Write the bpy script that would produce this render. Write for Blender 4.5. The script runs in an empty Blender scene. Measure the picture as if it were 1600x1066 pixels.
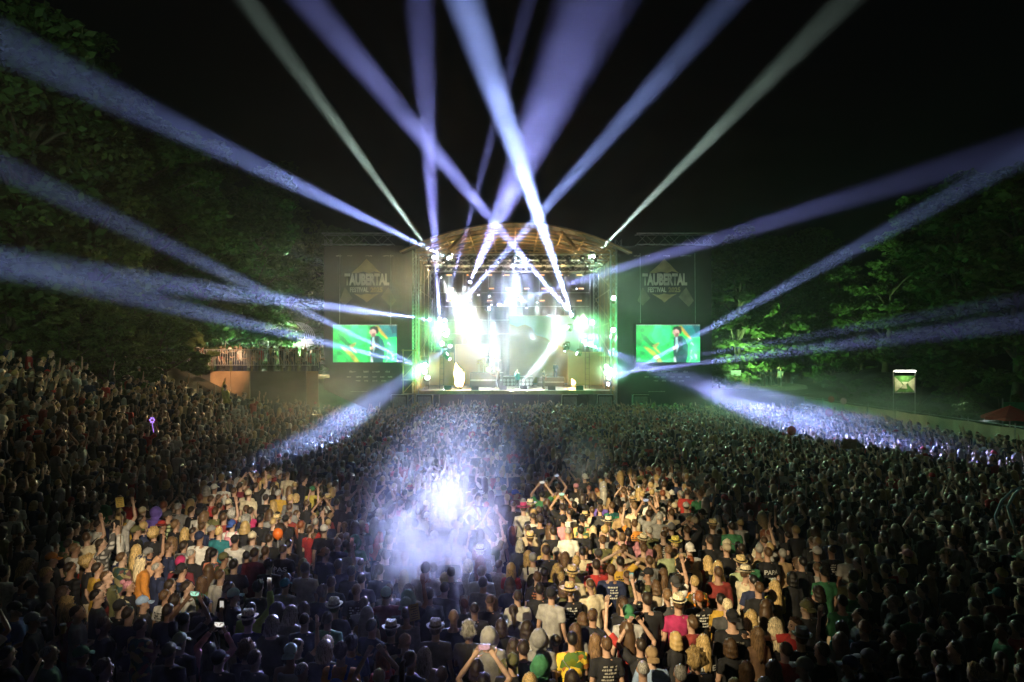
import bpy, bmesh, math, random
import numpy as np
from mathutils import Vector, Matrix, Euler, noise as mnoise

SC = bpy.context.scene
COL = SC.collection
R = math.radians
rnd = random.Random(7)

# ------------------------------------------------------------------ camera
FPX = 1067.0            # focal length in pixels of the 1600 px wide frame
CAMZ = 5.65             # height of the mixing tower platform the picture is taken from
cam = bpy.data.cameras.new('camera')
cam.sensor_width = 36.0
cam.lens = 24.0
cam.shift_y = 23.0 / 1600.0
cam.clip_start = 0.1
cam.clip_end = 1500.0
camo = bpy.data.objects.new('camera', cam)
COL.objects.link(camo)
camo.location = (0, 0, CAMZ)
camo.rotation_euler = (R(90), 0, 0)
SC.camera = camo

def at(x, y, Y):
    """Where a point seen at pixel (x, y) of the photograph stands when it is Y metres ahead."""
    return Vector(((x - 800.0) / FPX * Y, Y, CAMZ - (y - 556.0) / FPX * Y))

# ------------------------------------------------------------------ night sky, exposure, sampling
world = bpy.data.worlds.new("World")
SC.world = world
world.use_nodes = True
wn = world.node_tree.nodes
wn['Background'].inputs['Color'].default_value = (0.012, 0.016, 0.03, 1)
wn['Background'].inputs['Strength'].default_value = 0.02
SC.view_settings.view_transform = 'Standard'
SC.view_settings.look = 'None'
SC.view_settings.exposure = 0.15
SC.view_settings.gamma = 1.0
SC.view_settings.use_curve_mapping = False
cy = SC.cycles
cy.use_denoising = True
cy.max_bounces = 4
cy.diffuse_bounces = 1
cy.glossy_bounces = 1
cy.transmission_bounces = 2
cy.transparent_max_bounces = 6
cy.volume_bounces = 0
cy.sample_clamp_indirect = 4.0
cy.use_light_tree = True
cy.volume_step_rate = 1.5
cy.volume_max_steps = 160
cy.caustics_reflective = False
cy.caustics_refractive = False

# ------------------------------------------------------------------ stage lamps and lights added to brighten trees, banners, deck and fog
BEAMS = []
def spot(name, p, q, ang, col, power, blend=1.0, size=0.08):
    l = bpy.data.lights.new(name, 'SPOT')
    l.energy = power
    l.color = col
    l.spot_size = R(ang)
    l.spot_blend = blend
    l.shadow_soft_size = size
    o = bpy.data.objects.new(name, l)
    COL.objects.link(o)
    p = Vector(p); q = Vector(q)
    o.location = p
    o.rotation_euler = (q - p).to_track_quat('-Z', 'Y').to_euler()
    BEAMS.append((p, (q - p).normalized(), ang, col, power))
    return o

BLUE = (0.36, 0.47, 1.0)
VIO = (0.37, 0.40, 1.0)
COLD = (0.62, 0.74, 1.0)
GRNW = (0.75, 1.0, 0.80)
GREEN = (0.10, 1.0, 0.28)
WARM = (1.0, 0.74, 0.36)
# source pixel, source distance, aim pixel, aim distance, full angle, colour, power
KB = 1.0e6
beam_list = [
    ((687, 496), 57.9, (655, 0), 44, 5.78, VIO, 5.5, 'moving light sending the violet beam straight up past the left end of the roof'),
    ((677, 401), 56.6, (480, 130), 40, 3.4, GRNW, 1.8, 'moving light on the left roof corner sending a greenish beam up left'),
    ((893, 492), 57.9, (480, 0), 44, 4.96, VIO, 9.0, 'moving light right of the band crossing its violet beam to the top left'),
    ((894, 492), 57.9, (725, 0), 38, 5.43, BLUE, 14.0, 'moving light right of the band sending the brightest blue beam steeply up'),
    ((690, 500), 57.9, (826, 0), 46, 3.30, VIO, 5.0, 'moving light left of the band sending a thin violet beam nearly upright'),
    ((735, 440), 57.6, (930, 0), 43, 14.16, VIO, 2.0, 'moving light high left over the band sending the widest soft violet beam'),
    ((697, 500), 57.9, (1140, 0), 43, 4.25, BLUE, 9.0, 'moving light left of the band crossing its blue beam to the top right'),
    ((928, 400), 56.6, (1160, 165), 40, 3.6, GRNW, 1.6, 'moving light on the right roof corner sending a greenish beam up right'),
    ((765, 482), 57.9, (1540, 245), 30, 2.60, VIO, 5.0, 'moving light over the band sending a flat violet beam to the right edge'),
    ((951, 600), 57.2, (1560, 265), 30, 2.24, BLUE, 6.5, 'moving light at the right stage edge sending the upper blue beam over the right trees'),
    ((955, 585), 57.2, (1620, 500), 28, 2.12, VIO, 5.0, 'moving light at the right stage edge sending a flat beam over the path'),
    ((955, 578), 57.2, (1620, 465), 30, 1.89, VIO, 2.5, 'moving light at the right stage edge sending the faintest flat beam'),
    ((916, 538), 57.8, (1420, 715), 30, 6.4, VIO, 0.6, 'moving light right of the band sending a violet beam down over the right crowd'),
    ((703, 541), 57.8, (425, 742), 25, 3.8, BLUE, 0.6, 'moving light left of the band sending a blue beam down onto the left crowd'),
    ((687, 502), 57.8, (-60, 402), 23, 2.48, BLUE, 9.0, 'moving light left of the band sending a flat blue beam to the left edge'),
    ((700, 403), 56.6, (60, 95), 26, 3.3, BLUE, 4.0, 'moving light on the left roof corner sending a long beam over the left trees'),
    ((657, 573), 57.2, (-40, 240), 21, 1.77, BLUE, 6.0, 'moving light at the left stage edge sending a rising blue beam to the left'),
    ((657, 572), 57.2, (-60, 398), 22, 2.12, BLUE, 6.0, 'moving light at the left stage edge sending the lowest blue beam to the left'),
    # lamps hung over the stage that light the band
    ((893, 497), 60.0, (812, 612), 58.2, 11.0, (0.78, 0.88, 1.0), 0.9),
    ((690, 435), 58.6, (745, 520), 58.6, 38.0, (0.95, 1.0, 0.92), 0.12),
    ((882, 550), 58.4, (856, 652), 54.8, 4.0, COLD, 0.6),
    ((800, 395), 60, (740, 460), 66, 3.0, COLD, 0.5),
    ((700, 540), 60, (800, 497), 64, 3.0, COLD, 0.4),
    ((815, 468), 62, (1000, 572), 56.5, 3.4, BLUE, 0.9),
    ((878, 470), 61.5, (800, 452), 63, 3.0, COLD, 0.4),
    ((765, 464), 65, (772, 530), 62, 3.0, COLD, 0.5),
    ((779, 478), 65, (771, 532), 62, 3.0, COLD, 0.5),
    ((748, 462), 65, (745, 492), 63, 4.0, COLD, 0.10),
    ((702, 518), 59.2, (962, 528), 57.4, 2.2, COLD, 2.6),
    ((700, 552), 59.0, (868, 465), 57.6, 2.2, COLD, 2.6),
    ((886, 512), 59.2, (732, 412), 58.0, 2.2, COLD, 2.6),
    ((900, 552), 59.2, (748, 498), 58.0, 2.2, COLD, 2.0),
    ((704, 562), 59.0, (772, 598), 58.2, 2.2, COLD, 2.0),
    ((884, 538), 59.0, (843, 470), 58.0, 1.8, COLD, 0.4),
    ((902, 452), 59.0, (960, 470), 57.6, 2.5, COLD, 0.4),
    ((768, 478), 64, (776, 533), 63, 2.4, COLD, 0.5),
    ((783, 478), 64, (773, 533), 63, 2.4, COLD, 0.5),
    ((823, 482), 64, (819, 532), 63, 2.4, COLD, 0.5),
    ((839, 474), 64, (828, 533), 63, 2.4, COLD, 0.5),
    ((861, 458), 64, (864, 498), 63, 2.6, COLD, 0.5),
    ((750, 442), 64, (738, 478), 63, 2.6, COLD, 0.5),
    # the wash over the standing crowd in front of the camera
    ((806, 404), 57.2, (690, 835), 12.5, 5.4, (0.54, 0.58, 1.0), 0.28),
    ((822, 404), 57.2, (640, 930), 10.5, 9.5, (0.36, 0.38, 1.0), 0.2),
]
for i, bl_ in enumerate(beam_list):
    a, da, b, db, ang, c, pw = bl_[:7]
    spot('beam_lamp', at(a[0], a[1], da), at(b[0], b[1], db), ang, c, pw * KB * (1.55 if i < 18 else 1.0), 0.35 if i >= 18 and ang < 3.2 else 1.0)
def flood(px, Y, aim, ang, col, power):
    return spot('flood_lamp', at(px[0], px[1], Y), Vector(aim), ang, col, power, 1.0, 0.25)
flood((691, 508), 58.6, (-4, 24, 0), 60, (0.55, 1.0, 0.55), 1.8e3)
flood((690, 540), 58.6, (-12, 30, 0), 64, GREEN, 1.4e3)
flood((906, 500), 58.6, (7, 24, 0), 60, (0.55, 1.0, 0.5), 1.8e3)
flood((922, 536), 58.6, (13, 30, 0), 64, GREEN, 1.4e3)
for p_ in ((686, 508), (692, 538), (666, 580), (916, 502), (918, 536), (948, 580)):  # extra green lights added to colour the glow round these lamps
    flood(p_, 57.2, (-40 if p_[0] < 800 else 40, 52, 6), 140, (0.04, 1.0, 0.20), 1.5e3)
    flood(p_, 57.6, (0, 62, 5), 150, (0.04, 1.0, 0.20), 1.6e3)
spot('tree_fill', (17.8, 56.6, 3.6), (26, 64, 10), 84, (0.42, 1.0, 0.32), 1.5e4, 1.0, 0.25)  # added unseen lights that brighten the trees on both sides
spot('tree_fill', (-16.8, 56.6, 5.6), (-25, 47, 11), 76, (0.42, 1.0, 0.5), 3.0e4, 1.0, 0.25)
spot('tree_fill', (-7, -6, 10), (-25, 36, 15), 44, (0.62, 1.0, 0.62), 0.9e4, 1.0, 0.2)
spot('tree_fill', (9, -6, 10), (34, 50, 12), 40, (0.9, 1.0, 0.6), 0.3e4, 1.0, 0.2)
# wash lamps in the front truss, shining down over the heads
spot('wash_lamp', (-6.0, 57.2, 14.0), (-17, 34, 3), 46, (1.0, 0.78, 0.34), 5.2e4, 1.0, 0.3)
spot('wash_lamp', (0.5, 57.2, 14.2), (1, 38, 0), 50, (0.52, 1.0, 0.50), 2.8e4, 1.0, 0.3)
spot('wash_lamp', (6.5, 57.2, 14.0), (16, 34, 0), 46, (0.50, 1.0, 0.55), 3.4e4, 1.0, 0.3)
spot('wash_lamp', (-5.0, 57.2, 14.0), (-7, 13, 1), 24, (0.80, 0.95, 0.66), 2.6e4, 1.0, 0.3)
spot('wash_lamp', (1.0, 57.2, 14.0), (0, 11, 1), 20, (0.56, 0.58, 1.0), 1.3e4, 1.0, 0.3)
spot('wash_lamp', (5.0, 57.2, 14.0), (10, 13, 1), 26, (0.62, 1.0, 0.62), 1.6e4, 1.0, 0.3)
# unseen uplights added on the ground to lift the banners out of the dark
spot('banner_light', (-12.3, 54.5, 3.0), (-12.3, 58.2, 11.8), 62, (0.95, 0.93, 0.85), 1500, 1.0, 0.2)
spot('banner_light', (13.0, 54.5, 3.0), (13.0, 58.2, 11.8), 62, (0.95, 0.93, 0.85), 1500, 1.0, 0.2)
# warm audience light from the mixing tower behind the camera
spot('audience_lamp', (3.0, -6.0, 11.5), at(250, 865, 13.5), 9.0, (1.0, 0.82, 0.54), 2.6e4, 1.0, 0.12)
spot('audience_lamp', (3.0, -6.0, 11.5), at(425, 795, 17.5), 9.0, (1.0, 0.84, 0.58), 3.6e4, 1.0, 0.12)
spot('audience_lamp', (-8.5, -3.0, 11.5), at(905, 800, 17), 12, (1.0, 0.80, 0.44), 6.2e4, 1.0, 0.12)
spot('audience_lamp', (-8.5, -3.0, 11.5), at(1010, 940, 11.5), 15, (1.0, 0.80, 0.46), 3.0e4, 1.0, 0.12)
# unseen cool fill added over deck and fog, then warm light on the roof
for x_ in (-4.2, 0.4, 4.8):
    spot('stage_light', (x_, 62.4, 13.2), (x_ * .9, 60.6, 2.7), 44, (0.90, 0.96, 1.0), 4.5e4, 1.0, 0.2)
spot('stage_light', at(720, 560, 61), (-3, 62, 16), 75, (1.0, 0.66, 0.30), 1.0e4, 1.0, 0.3)
spot('stage_light', at(880, 560, 61), (3, 62, 16), 75, (1.0, 0.66, 0.30), 1.0e4, 1.0, 0.3)

# ------------------------------------------------------------------ helpers
def tag(o, label=None, cat=None, group=None, kind=None):
    if label: o['label'] = label
    if cat: o['category'] = cat
    if group: o['group'] = group
    if kind: o['kind'] = kind
    return o

def empty(name, loc, label=None, cat=None, group=None, rotz=0.0):
    o = bpy.data.objects.new(name, None)
    o.empty_display_size = 0.2
    COL.objects.link(o)
    o.location = loc
    o.rotation_euler = (0, 0, rotz)
    return tag(o, label, cat, group)

def link(name, me, parent=None, mats=None):
    o = bpy.data.objects.new(name, me)
    COL.objects.link(o)
    if parent is not None: o.parent = parent
    if mats and not me.materials:
        for m in (mats if isinstance(mats, (list, tuple)) else [mats]): me.materials.append(m)
    return o

class MB:
    """collects simple solids into one mesh"""
    def __init__(s): s.v = []; s.f = []; s.m = []
    def add(s, vs, fs, mi=0):
        b = len(s.v)
        s.v += [tuple(p) for p in vs]
        s.f += [tuple(b + i for i in f) for f in fs]
        s.m += [mi] * len(fs)
    def box(s, c, d, rot=None, mi=0):
        hx, hy, hz = d[0] / 2, d[1] / 2, d[2] / 2
        vs = [Vector((x, y, z)) for x in (-hx, hx) for y in (-hy, hy) for z in (-hz, hz)]
        if rot is not None:
            M = Euler(rot).to_matrix(); vs = [M @ p for p in vs]
        c = Vector(c)
        s.add([p + c for p in vs], [(0, 1, 3, 2), (4, 6, 7, 5), (0, 4, 5, 1), (2, 3, 7, 6), (0, 2, 6, 4), (1, 5, 7, 3)], mi)
    def bar(s, a, b, r, n=6, r2=None, mi=0):
        a = Vector(a); b = Vector(b); d = b - a
        if d.length < 1e-6: return
        r2 = r if r2 is None else r2
        q = d.to_track_quat('Z', 'Y').to_matrix()
        vs = []
        for P, rr in ((a, r), (b, r2)):
            for k in range(n):
                t = 2 * math.pi * k / n
                vs.append(P + q @ Vector((rr * math.cos(t), rr * math.sin(t), 0)))
        fs = [(k, (k + 1) % n, n + (k + 1) % n, n + k) for k in range(n)]
        fs += [tuple(range(n - 1, -1, -1)), tuple(range(n, 2 * n))]
        s.add(vs, fs, mi)
    def tube(s, pts, rs, n=8, mi=0):
        """a swept tube through points; radius may be a pair (two half axes)"""
        pts = [Vector(p) for p in pts]
        if not isinstance(rs, (list, tuple)): rs = [rs] * len(pts)
        vs = []; ref = None
        for i, p in enumerate(pts):
            t = (pts[min(i + 1, len(pts) - 1)] - pts[max(i - 1, 0)]).normalized()
            if ref is None:
                ref = Vector((1, 0, 0)) if abs(t.x) < 0.9 else Vector((0, 1, 0))
            u = (ref - t * ref.dot(t)).normalized(); w = t.cross(u); ref = u
            ra, rb = rs[i] if isinstance(rs[i], (list, tuple)) else (rs[i], rs[i])
            for k in range(n):
                a = 2 * math.pi * k / n
                vs.append(p + u * (ra * math.cos(a)) + w * (rb * math.sin(a)))
        L = len(pts)
        fs = []
        for i in range(L - 1):
            for k in range(n):
                fs.append((i * n + k, i * n + (k + 1) % n, (i + 1) * n + (k + 1) % n, (i + 1) * n + k))
        fs += [tuple(range(n - 1, -1, -1)), tuple(range((L - 1) * n, L * n))]
        s.add(vs, fs, mi)
    def ball(s, c, r, nu=10, nv=7, mi=0, rot=None):
        c = Vector(c)
        rx, ry, rz = r if isinstance(r, (list, tuple)) else (r, r, r)
        M = Euler(rot).to_matrix() if rot is not None else None
        vs = [Vector((0, 0, rz))]
        for j in range(1, nv):
            th = math.pi * j / nv
            for i in range(nu):
                ph = 2 * math.pi * i / nu
                vs.append(Vector((rx * math.sin(th) * math.cos(ph), ry * math.sin(th) * math.sin(ph), rz * math.cos(th))))
        vs.append(Vector((0, 0, -rz)))
        if M is not None: vs = [M @ p for p in vs]
        fs = [(0, 1 + i, 1 + (i + 1) % nu) for i in range(nu)]
        for j in range(nv - 2):
            for i in range(nu):
                a = 1 + j * nu
                fs.append((a + i, a + nu + i, a + nu + (i + 1) % nu, a + (i + 1) % nu))
        e = len(vs) - 1; a = 1 + (nv - 2) * nu
        fs += [(e, a + (i + 1) % nu, a + i) for i in range(nu)]
        s.add([p + c for p in vs], fs, mi)
    def mesh(s, name, mats=None, smooth=False):
        me = bpy.data.meshes.new(name)
        me.from_pydata(s.v, [], s.f)
        if mats:
            for m in (mats if isinstance(mats, (list, tuple)) else [mats]): me.materials.append(m)
        if any(s.m): me.polygons.foreach_set('material_index', s.m)
        if smooth: me.polygons.foreach_set('use_smooth', [True] * len(me.polygons))
        me.update()
        return me
    def build(s, name, mats=None, parent=None, smooth=False):
        return link(name, s.mesh(name, mats, smooth), parent)

# ------------------------------------------------------------------ materials
MATS = {}
def mat(name, col, rough=0.7, metal=0.0, var=0.25, scale=6.0, bump=0.0, emit=None, estr=0.0, spec=0.5):
    m = bpy.data.materials.new(name); m.use_nodes = True
    nt = m.node_tree; N = nt.nodes; L = nt.links
    b = N['Principled BSDF']
    b.inputs['Roughness'].default_value = rough
    b.inputs['Metallic'].default_value = metal
    b.inputs['Specular IOR Level'].default_value = spec
    tc = N.new('ShaderNodeTexCoord')
    nz = N.new('ShaderNodeTexNoise'); nz.inputs['Scale'].default_value = scale; nz.inputs['Detail'].default_value = 5
    L.new(tc.outputs['Object'], nz.inputs['Vector'])
    mr = N.new('ShaderNodeMapRange')
    mr.inputs['From Min'].default_value = 0.3; mr.inputs['From Max'].default_value = 0.7
    mr.inputs['To Min'].default_value = 1 - var; mr.inputs['To Max'].default_value = 1 + var
    L.new(nz.outputs['Fac'], mr.inputs['Value'])
    mx = N.new('ShaderNodeMix'); mx.data_type = 'RGBA'; mx.blend_type = 'MULTIPLY'
    mx.inputs[0].default_value = 1.0
    mx.inputs[6].default_value = (*col, 1)
    L.new(mr.outputs['Result'], mx.inputs[7])
    L.new(mx.outputs[2], b.inputs['Base Color'])
    if bump:
        bp = N.new('ShaderNodeBump'); bp.inputs['Strength'].default_value = bump
        L.new(nz.outputs['Fac'], bp.inputs['Height']); L.new(bp.outputs['Normal'], b.inputs['Normal'])
    if emit:
        b.inputs['Emission Color'].default_value = (*emit, 1)
        b.inputs['Emission Strength'].default_value = estr
    MATS[name] = m
    return m
def emis(name, col, s):
    m = bpy.data.materials.new(name); m.use_nodes = True
    b = m.node_tree.nodes['Principled BSDF']
    b.inputs['Base Color'].default_value = (0.02, 0.02, 0.02, 1)
    b.inputs['Emission Color'].default_value = (*col, 1)
    b.inputs['Emission Strength'].default_value = s
    return m

M_black = mat('black_metal', (0.012, 0.012, 0.013), 0.5, 0.3)
M_alu = mat('aluminium', (0.42, 0.42, 0.42), 0.42, 0.7, 0.15)
M_steel = mat('galvanised_steel', (0.30, 0.31, 0.32), 0.5, 0.6)
M_scrim = mat('black_scrim', (0.022, 0.022, 0.024), 0.85, 0, 0.3, 2.0)
M_tarp = mat('brown_tarpaulin', (0.17, 0.11, 0.06), 0.75, 0, 0.35, 1.5, 0.4)
M_deck = mat('stage_deck', (0.10, 0.085, 0.065), 0.45, 0, 0.25, 3)
M_roofskin = mat('roof_canvas', (0.10, 0.085, 0.065), 0.7, 0, 0.2, 1.2, 0.2)
M_gold = mat('roof_timber', (0.40, 0.27, 0.13), 0.55, 0.1, 0.25, 3)
M_greyprint = mat('grey_print', (0.22, 0.22, 0.22), 0.8, 0, 0.35, 3)
M_blackcloth = mat('stage_curtain', (0.015, 0.015, 0.017), 0.9, 0, 0.3, 2)
M_wood = mat('raw_wood', (0.26, 0.17, 0.09), 0.7, 0, 0.3, 4)
M_white = mat('white_plastic', (0.7, 0.7, 0.7), 0.5, 0, 0.1)
# ------------------------------------------------------------------ terrain
def sm(a, b, x):
    t = min(1, max(0, (x - a) / (b - a))); return t * t * (3 - 2 * t)
def hgt(x, y):
    s = -x - 10.5
    h = 0.25 * (s + math.sqrt(s * s + 3.0)) - 0.02
    if h > 24: h = 24 + (h - 24) * 0.25
    h *= 1 - 0.75 * sm(62, 90, y) * sm(-22, -10, x)
    s = x - 26.0
    h += 0.10 * (s + math.sqrt(s * s + 2.0))
    h += 2.7 * sm(15.5, 18.5, x) * sm(58.5, 61.5, y)
    return h
NX, NY = 150, 110
xs = [60 * math.sinh(2.2 * (2 * i / NX - 1)) / math.sinh(2.2) * 4 for i in range(NX + 1)]
ys = [-25 + 320 * (j / NY) ** 1.8 for j in range(NY + 1)]
v = [(x, y, hgt(x, y) + 0.03 * mnoise.noise((x * 0.7, y * 0.7, 0))) for y in ys for x in xs]
f = [(j * (NX + 1) + i, j * (NX + 1) + i + 1, (j + 1) * (NX + 1) + i + 1, (j + 1) * (NX + 1) + i) for j in range(NY) for i in range(NX)]
me = bpy.data.meshes.new('ground'); me.from_pydata(v, [], f)
me.polygons.foreach_set('use_smooth', [True] * len(me.polygons))
M_soil = mat('trodden_meadow', (0.045, 0.042, 0.024), 0.95, 0, 0.5, 0.8, 0.6)
tag(link('ground', me, None, M_soil), kind='structure')

# ------------------------------------------------------------------ trees
def leaf_mat(name, col, trans):
    m = bpy.data.materials.new(name); m.use_nodes = True
    nt = m.node_tree; N = nt.nodes; L = nt.links
    b = N['Principled BSDF']; b.inputs['Roughness'].default_value = 0.6
    b.inputs['Specular IOR Level'].default_value = 0.3
    geo = N.new('ShaderNodeNewGeometry')
    mr = N.new('ShaderNodeMapRange'); mr.inputs['To Min'].default_value = 0.55; mr.inputs['To Max'].default_value = 1.5
    L.new(geo.outputs['Random Per Island'], mr.inputs['Value'])
    oi = N.new('ShaderNodeObjectInfo')
    hs = N.new('ShaderNodeHueSaturation'); hs.inputs['Color'].default_value = (*col, 1)
    h2 = N.new('ShaderNodeMapRange'); h2.inputs['To Min'].default_value = 0.47; h2.inputs['To Max'].default_value = 0.53
    L.new(oi.outputs['Random'], h2.inputs['Value']); L.new(h2.outputs['Result'], hs.inputs['Hue'])
    L.new(mr.outputs['Result'], hs.inputs['Value'])
    L.new(hs.outputs['Color'], b.inputs['Base Color'])
    t = N.new('ShaderNodeBsdfTranslucent'); L.new(hs.outputs['Color'], t.inputs['Color'])
    mx = N.new('ShaderNodeMixShader'); mx.inputs[0].default_value = trans
    L.new(b.outputs[0], mx.inputs[1]); L.new(t.outputs[0], mx.inputs[2])
    L.new(mx.outputs[0], N['Material Output'].inputs['Surface'])
    return m
M_leaf = leaf_mat('broad_leaves', (0.075, 0.12, 0.035), 0.35)
M_bark = mat('bark', (0.085, 0.065, 0.045), 0.9, 0, 0.4, 5, 0.8)
def tree_meshes(seed, h, cw, base, nclump, nleaf, leaf):
    """trunk with limbs, and a crown of leaf clumps spread through an uneven volume"""
    r = random.Random(seed); nr = np.random.RandomState(seed)
    t = MB()
    lean = Vector((r.uniform(-.06, .06), r.uniform(-.06, .06), 1))
    pts = []
    for k in range(7):
        z = h * 0.82 * k / 6
        pts.append(Vector((lean.x * z + 0.12 * math.sin(z + seed), lean.y * z + 0.1 * math.cos(z * .8 + seed), z)))
    t.tube(pts, [h * 0.021 * (1 - 0.8 * k / 6) + (0.05 if k == 0 else 0) for k in range(7)], 8)
    clumps = []
    for k in range(nclump):
        u = r.random() ** 0.9
        z = h * (base + (0.97 - base) * u)
        prof = math.sin(math.pi * min(1, (0.12 + 0.88 * (z / h - base) / (1 - base)) ** 0.75)) ** 0.6
        a = r.uniform(0, 2 * math.pi)
        lob = 0.75 + 0.35 * math.sin(a * 2.0 + seed) + 0.2 * math.sin(a * 5 + z * 1.3)
        rr = cw * prof * lob * math.sqrt(r.uniform(0.25, 1))
        c = Vector((lean.x * z + rr * math.cos(a), lean.y * z + rr * math.sin(a), z + r.uniform(-.4, .4)))
        clumps.append((c, r.uniform(0.6, 1.35) * h / 15))
        if k % 3 == 0:
            zz = max(0.15 * h, z - rr * 0.7)
            p0 = Vector((lean.x * zz, lean.y * zz, zz))
            mid = p0.lerp(c, .55) + Vector((0, 0, 0.25))
            t.tube([p0, mid, c], [h * 0.007, h * 0.0045, h * 0.0015], 5)
    per = nleaf // nclump
    V = []; 
    for c, s in clumps:
        p = nr.normal(0, 1, (per, 3)); p /= np.linalg.norm(p, axis=1)[:, None] + 1e-6
        p *= (nr.rand(per, 1) ** 0.45) * s * np.array([1.1, 1.1, 0.42])
        p += np.array(c)
        u = nr.normal(0, 1, (per, 3)); u[:, 2] *= 0.5; u /= np.linalg.norm(u, axis=1)[:, None]
        w = nr.normal(0, 1, (per, 3)); w -= u * (u * w).sum(1)[:, None]; w /= np.linalg.norm(w, axis=1)[:, None]
        L = leaf * (0.6 + 0.8 * nr.rand(per, 1))
        V.append(np.stack([p - u * L, p + w * L * 0.55, p + u * L, p - w * L * 0.55], 1))
    V = np.concatenate(V).reshape(-1, 3)
    n = len(V) // 4
    me = bpy.data.meshes.new('crown')
    me.from_pydata(V.tolist(), [], np.arange(4 * n).reshape(n, 4).tolist())
    me.materials.append(M_leaf)
    return t.mesh('trunk', M_bark, True), me
TREES = [tree_meshes(11, 15, 4.4, 0.10, 110, 14000, 0.23), tree_meshes(23, 16, 5.0, 0.14, 120, 15000, 0.24),
         tree_meshes(37, 13, 4.2, 0.06, 95, 12500, 0.22), tree_meshes(51, 17, 4.6, 0.16, 115, 14000, 0.24)]
def tree(px, Y, kind, s, label, group, rz=0.0, X=None):
    x = (px - 800) / FPX * Y if X is None else X
    e = empty('broadleaf_tree', (x, Y, hgt(x, Y) - 0.15), label, 'tree', group, rz)
    e.scale = (s, s, s)
    tr, cr = TREES[kind]
    link('trunk', tr, e); link('crown', cr, e)
    return e
GL, GR = 'trees on the dark hillside left of the stage', 'trees on the bank right of the stage'
for a in [
    (20, 31, 1, 1.0, 'tall broadleaf tree at the left edge with pale leaf sprays hanging over the crowd', GL, 0.3),
    (150, 36, 3, 0.85, 'dim slender tree beside the edge tree on the left hillside', GL, 1.3),
    (235, 44, 0, 1.0, 'teal lit broadleaf tree crossed by the long blue beam', GL, 2.2),
    (318, 49, 2, 1.05, 'brighter green bushy tree above the railed terrace', GL, 4.0),
    (395, 54, 1, 0.9, 'bright green rounded tree behind the domed tent', GL, 0.8),
    (455, 61, 2, 1.0, 'bushy green tree just left of the speaker tower on the left', GL, 5.1),
    (545, 72, 3, 0.9, 'dark tree rising behind the left speaker tower truss', GL, 1.1),
    (110, 50, 3, 1.1, 'dark tall tree on the upper slope over the left edge', GL, 2.9),
    (215, 58, 1, 1.1, 'dark crowned tree high on the left hillside', GL, 3.3),
    (330, 64, 0, 1.15, 'dark tree high above the terrace tree', GL, 0.1),
    (430, 72, 3, 1.1, 'dark tree on the ridge left of the greenish beam', GL, 1.9),
    (520, 84, 1, 1.0, 'faint dark tree far behind the left tower', GL, 4.4),
    (30, 66, 0, 1.2, 'faint dark tree at the top left corner of the hillside', GL, 5.5),
    (620, 92, 0, 0.9, 'faint dark tree behind the stage roof edge', GL, 2.6)]:
    tree(*a)
for a in [
    (1150, 63.5, 2, 1.15, 'bright green lit tree with pale green trunk right of the stage', GR, 0.0),
    (1195, 71, 1, 0.98, 'tall green tree behind the pale green trunk', GR, 1.2),
    (1270, 70, 3, 0.9, 'dull green tree beyond the waiting people', GR, 3.1),
    (1232, 66, 1, 0.92, 'green lit tree over the path with waiting people', GR, 2.0),
    (1128, 74, 3, 0.8, 'dim green tree behind the right video screen tower', GR, 3.7),
    (1310, 68, 0, 0.85, 'half lit tree at the dark end of the path', GR, 4.9),
    (1385, 62, 2, 1.0, 'dark tree behind the lit banner on posts', GR, 1.0),
    (1452, 66, 1, 1.0, 'black tree in the shadow right of the lit banner', GR, 2.8),
    (1500, 52, 3, 1.05, 'dim brownish tree at the right edge', GR, 0.6),
    (1590, 46, 0, 1.15, 'dim tall tree cut by the right edge of the picture', GR, 5.8),
    (1540, 72, 2, 1.2, 'black tree far behind on the right', GR, 3.0)]:
    tree(*a)

# undergrowth along the foot of the wood and on the bank
SHRUBS = [tree_meshes(71, 3.6, 2.2, 0.02, 40, 5200, 0.17), tree_meshes(83, 3.0, 2.4, 0.02, 40, 5200, 0.16)]
GS_ = ['shrubs along the foot of the dark wood on the left', 'shrubs on the bank on the right']
ORD = ['first'] + 'second third fourth fifth sixth seventh eighth ninth tenth eleventh twelfth thirteenth fourteenth fifteenth sixteenth seventeenth eighteenth nineteenth twentieth twenty-first twenty-second twenty-third twenty-fourth twenty-fifth twenty-sixth twenty-seventh twenty-eighth'.split()
SHR = [(15, 30), (75, 31.5), (120, 35), (170, 38.5), (215, 41), (250, 44.5), (300, 49), (345, 51), (395, 52.5), (430, 56), (190, 46), (60, 38), (122, 44), (332, 58), (500, 60.5), (238, 52),
                             (95, 29.5), (125, 31), (150, 32.5), (185, 34), (225, 36), (262, 38.5), (172, 31), (210, 33.5), (245, 35.5), (302, 44), (1112, 64), (1275, 63.5), (1300, 62), (1340, 58), (1385, 55), (1440, 52), (1500, 49), (1560, 45), (1345, 66), (1255, 68)]
for k, (px, Y) in enumerate(SHR):
    x = (px - 800) / FPX * Y
    e = empty('shrub', (x, Y, hgt(x, Y) - .1), ('dim shrub on the left slope, %s from the left edge of the wood' if px < 800 else 'dark shrub on the right bank behind the fence, %s from the stage') % ORD[sorted(q[0] for q in SHR if (q[0] < 800) == (px < 800)).index(px)], 'shrub', GS_[0 if px < 800 else 1], k * 1.7)
    s_ = 0.85 + .35 * ((k * 37) % 10) / 10; e.scale = (s_ * 1.1, s_ * 1.1, s_)
    tr, cr = SHRUBS[k % 2]; link('stem', tr, e); link('foliage', cr, e)

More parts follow.
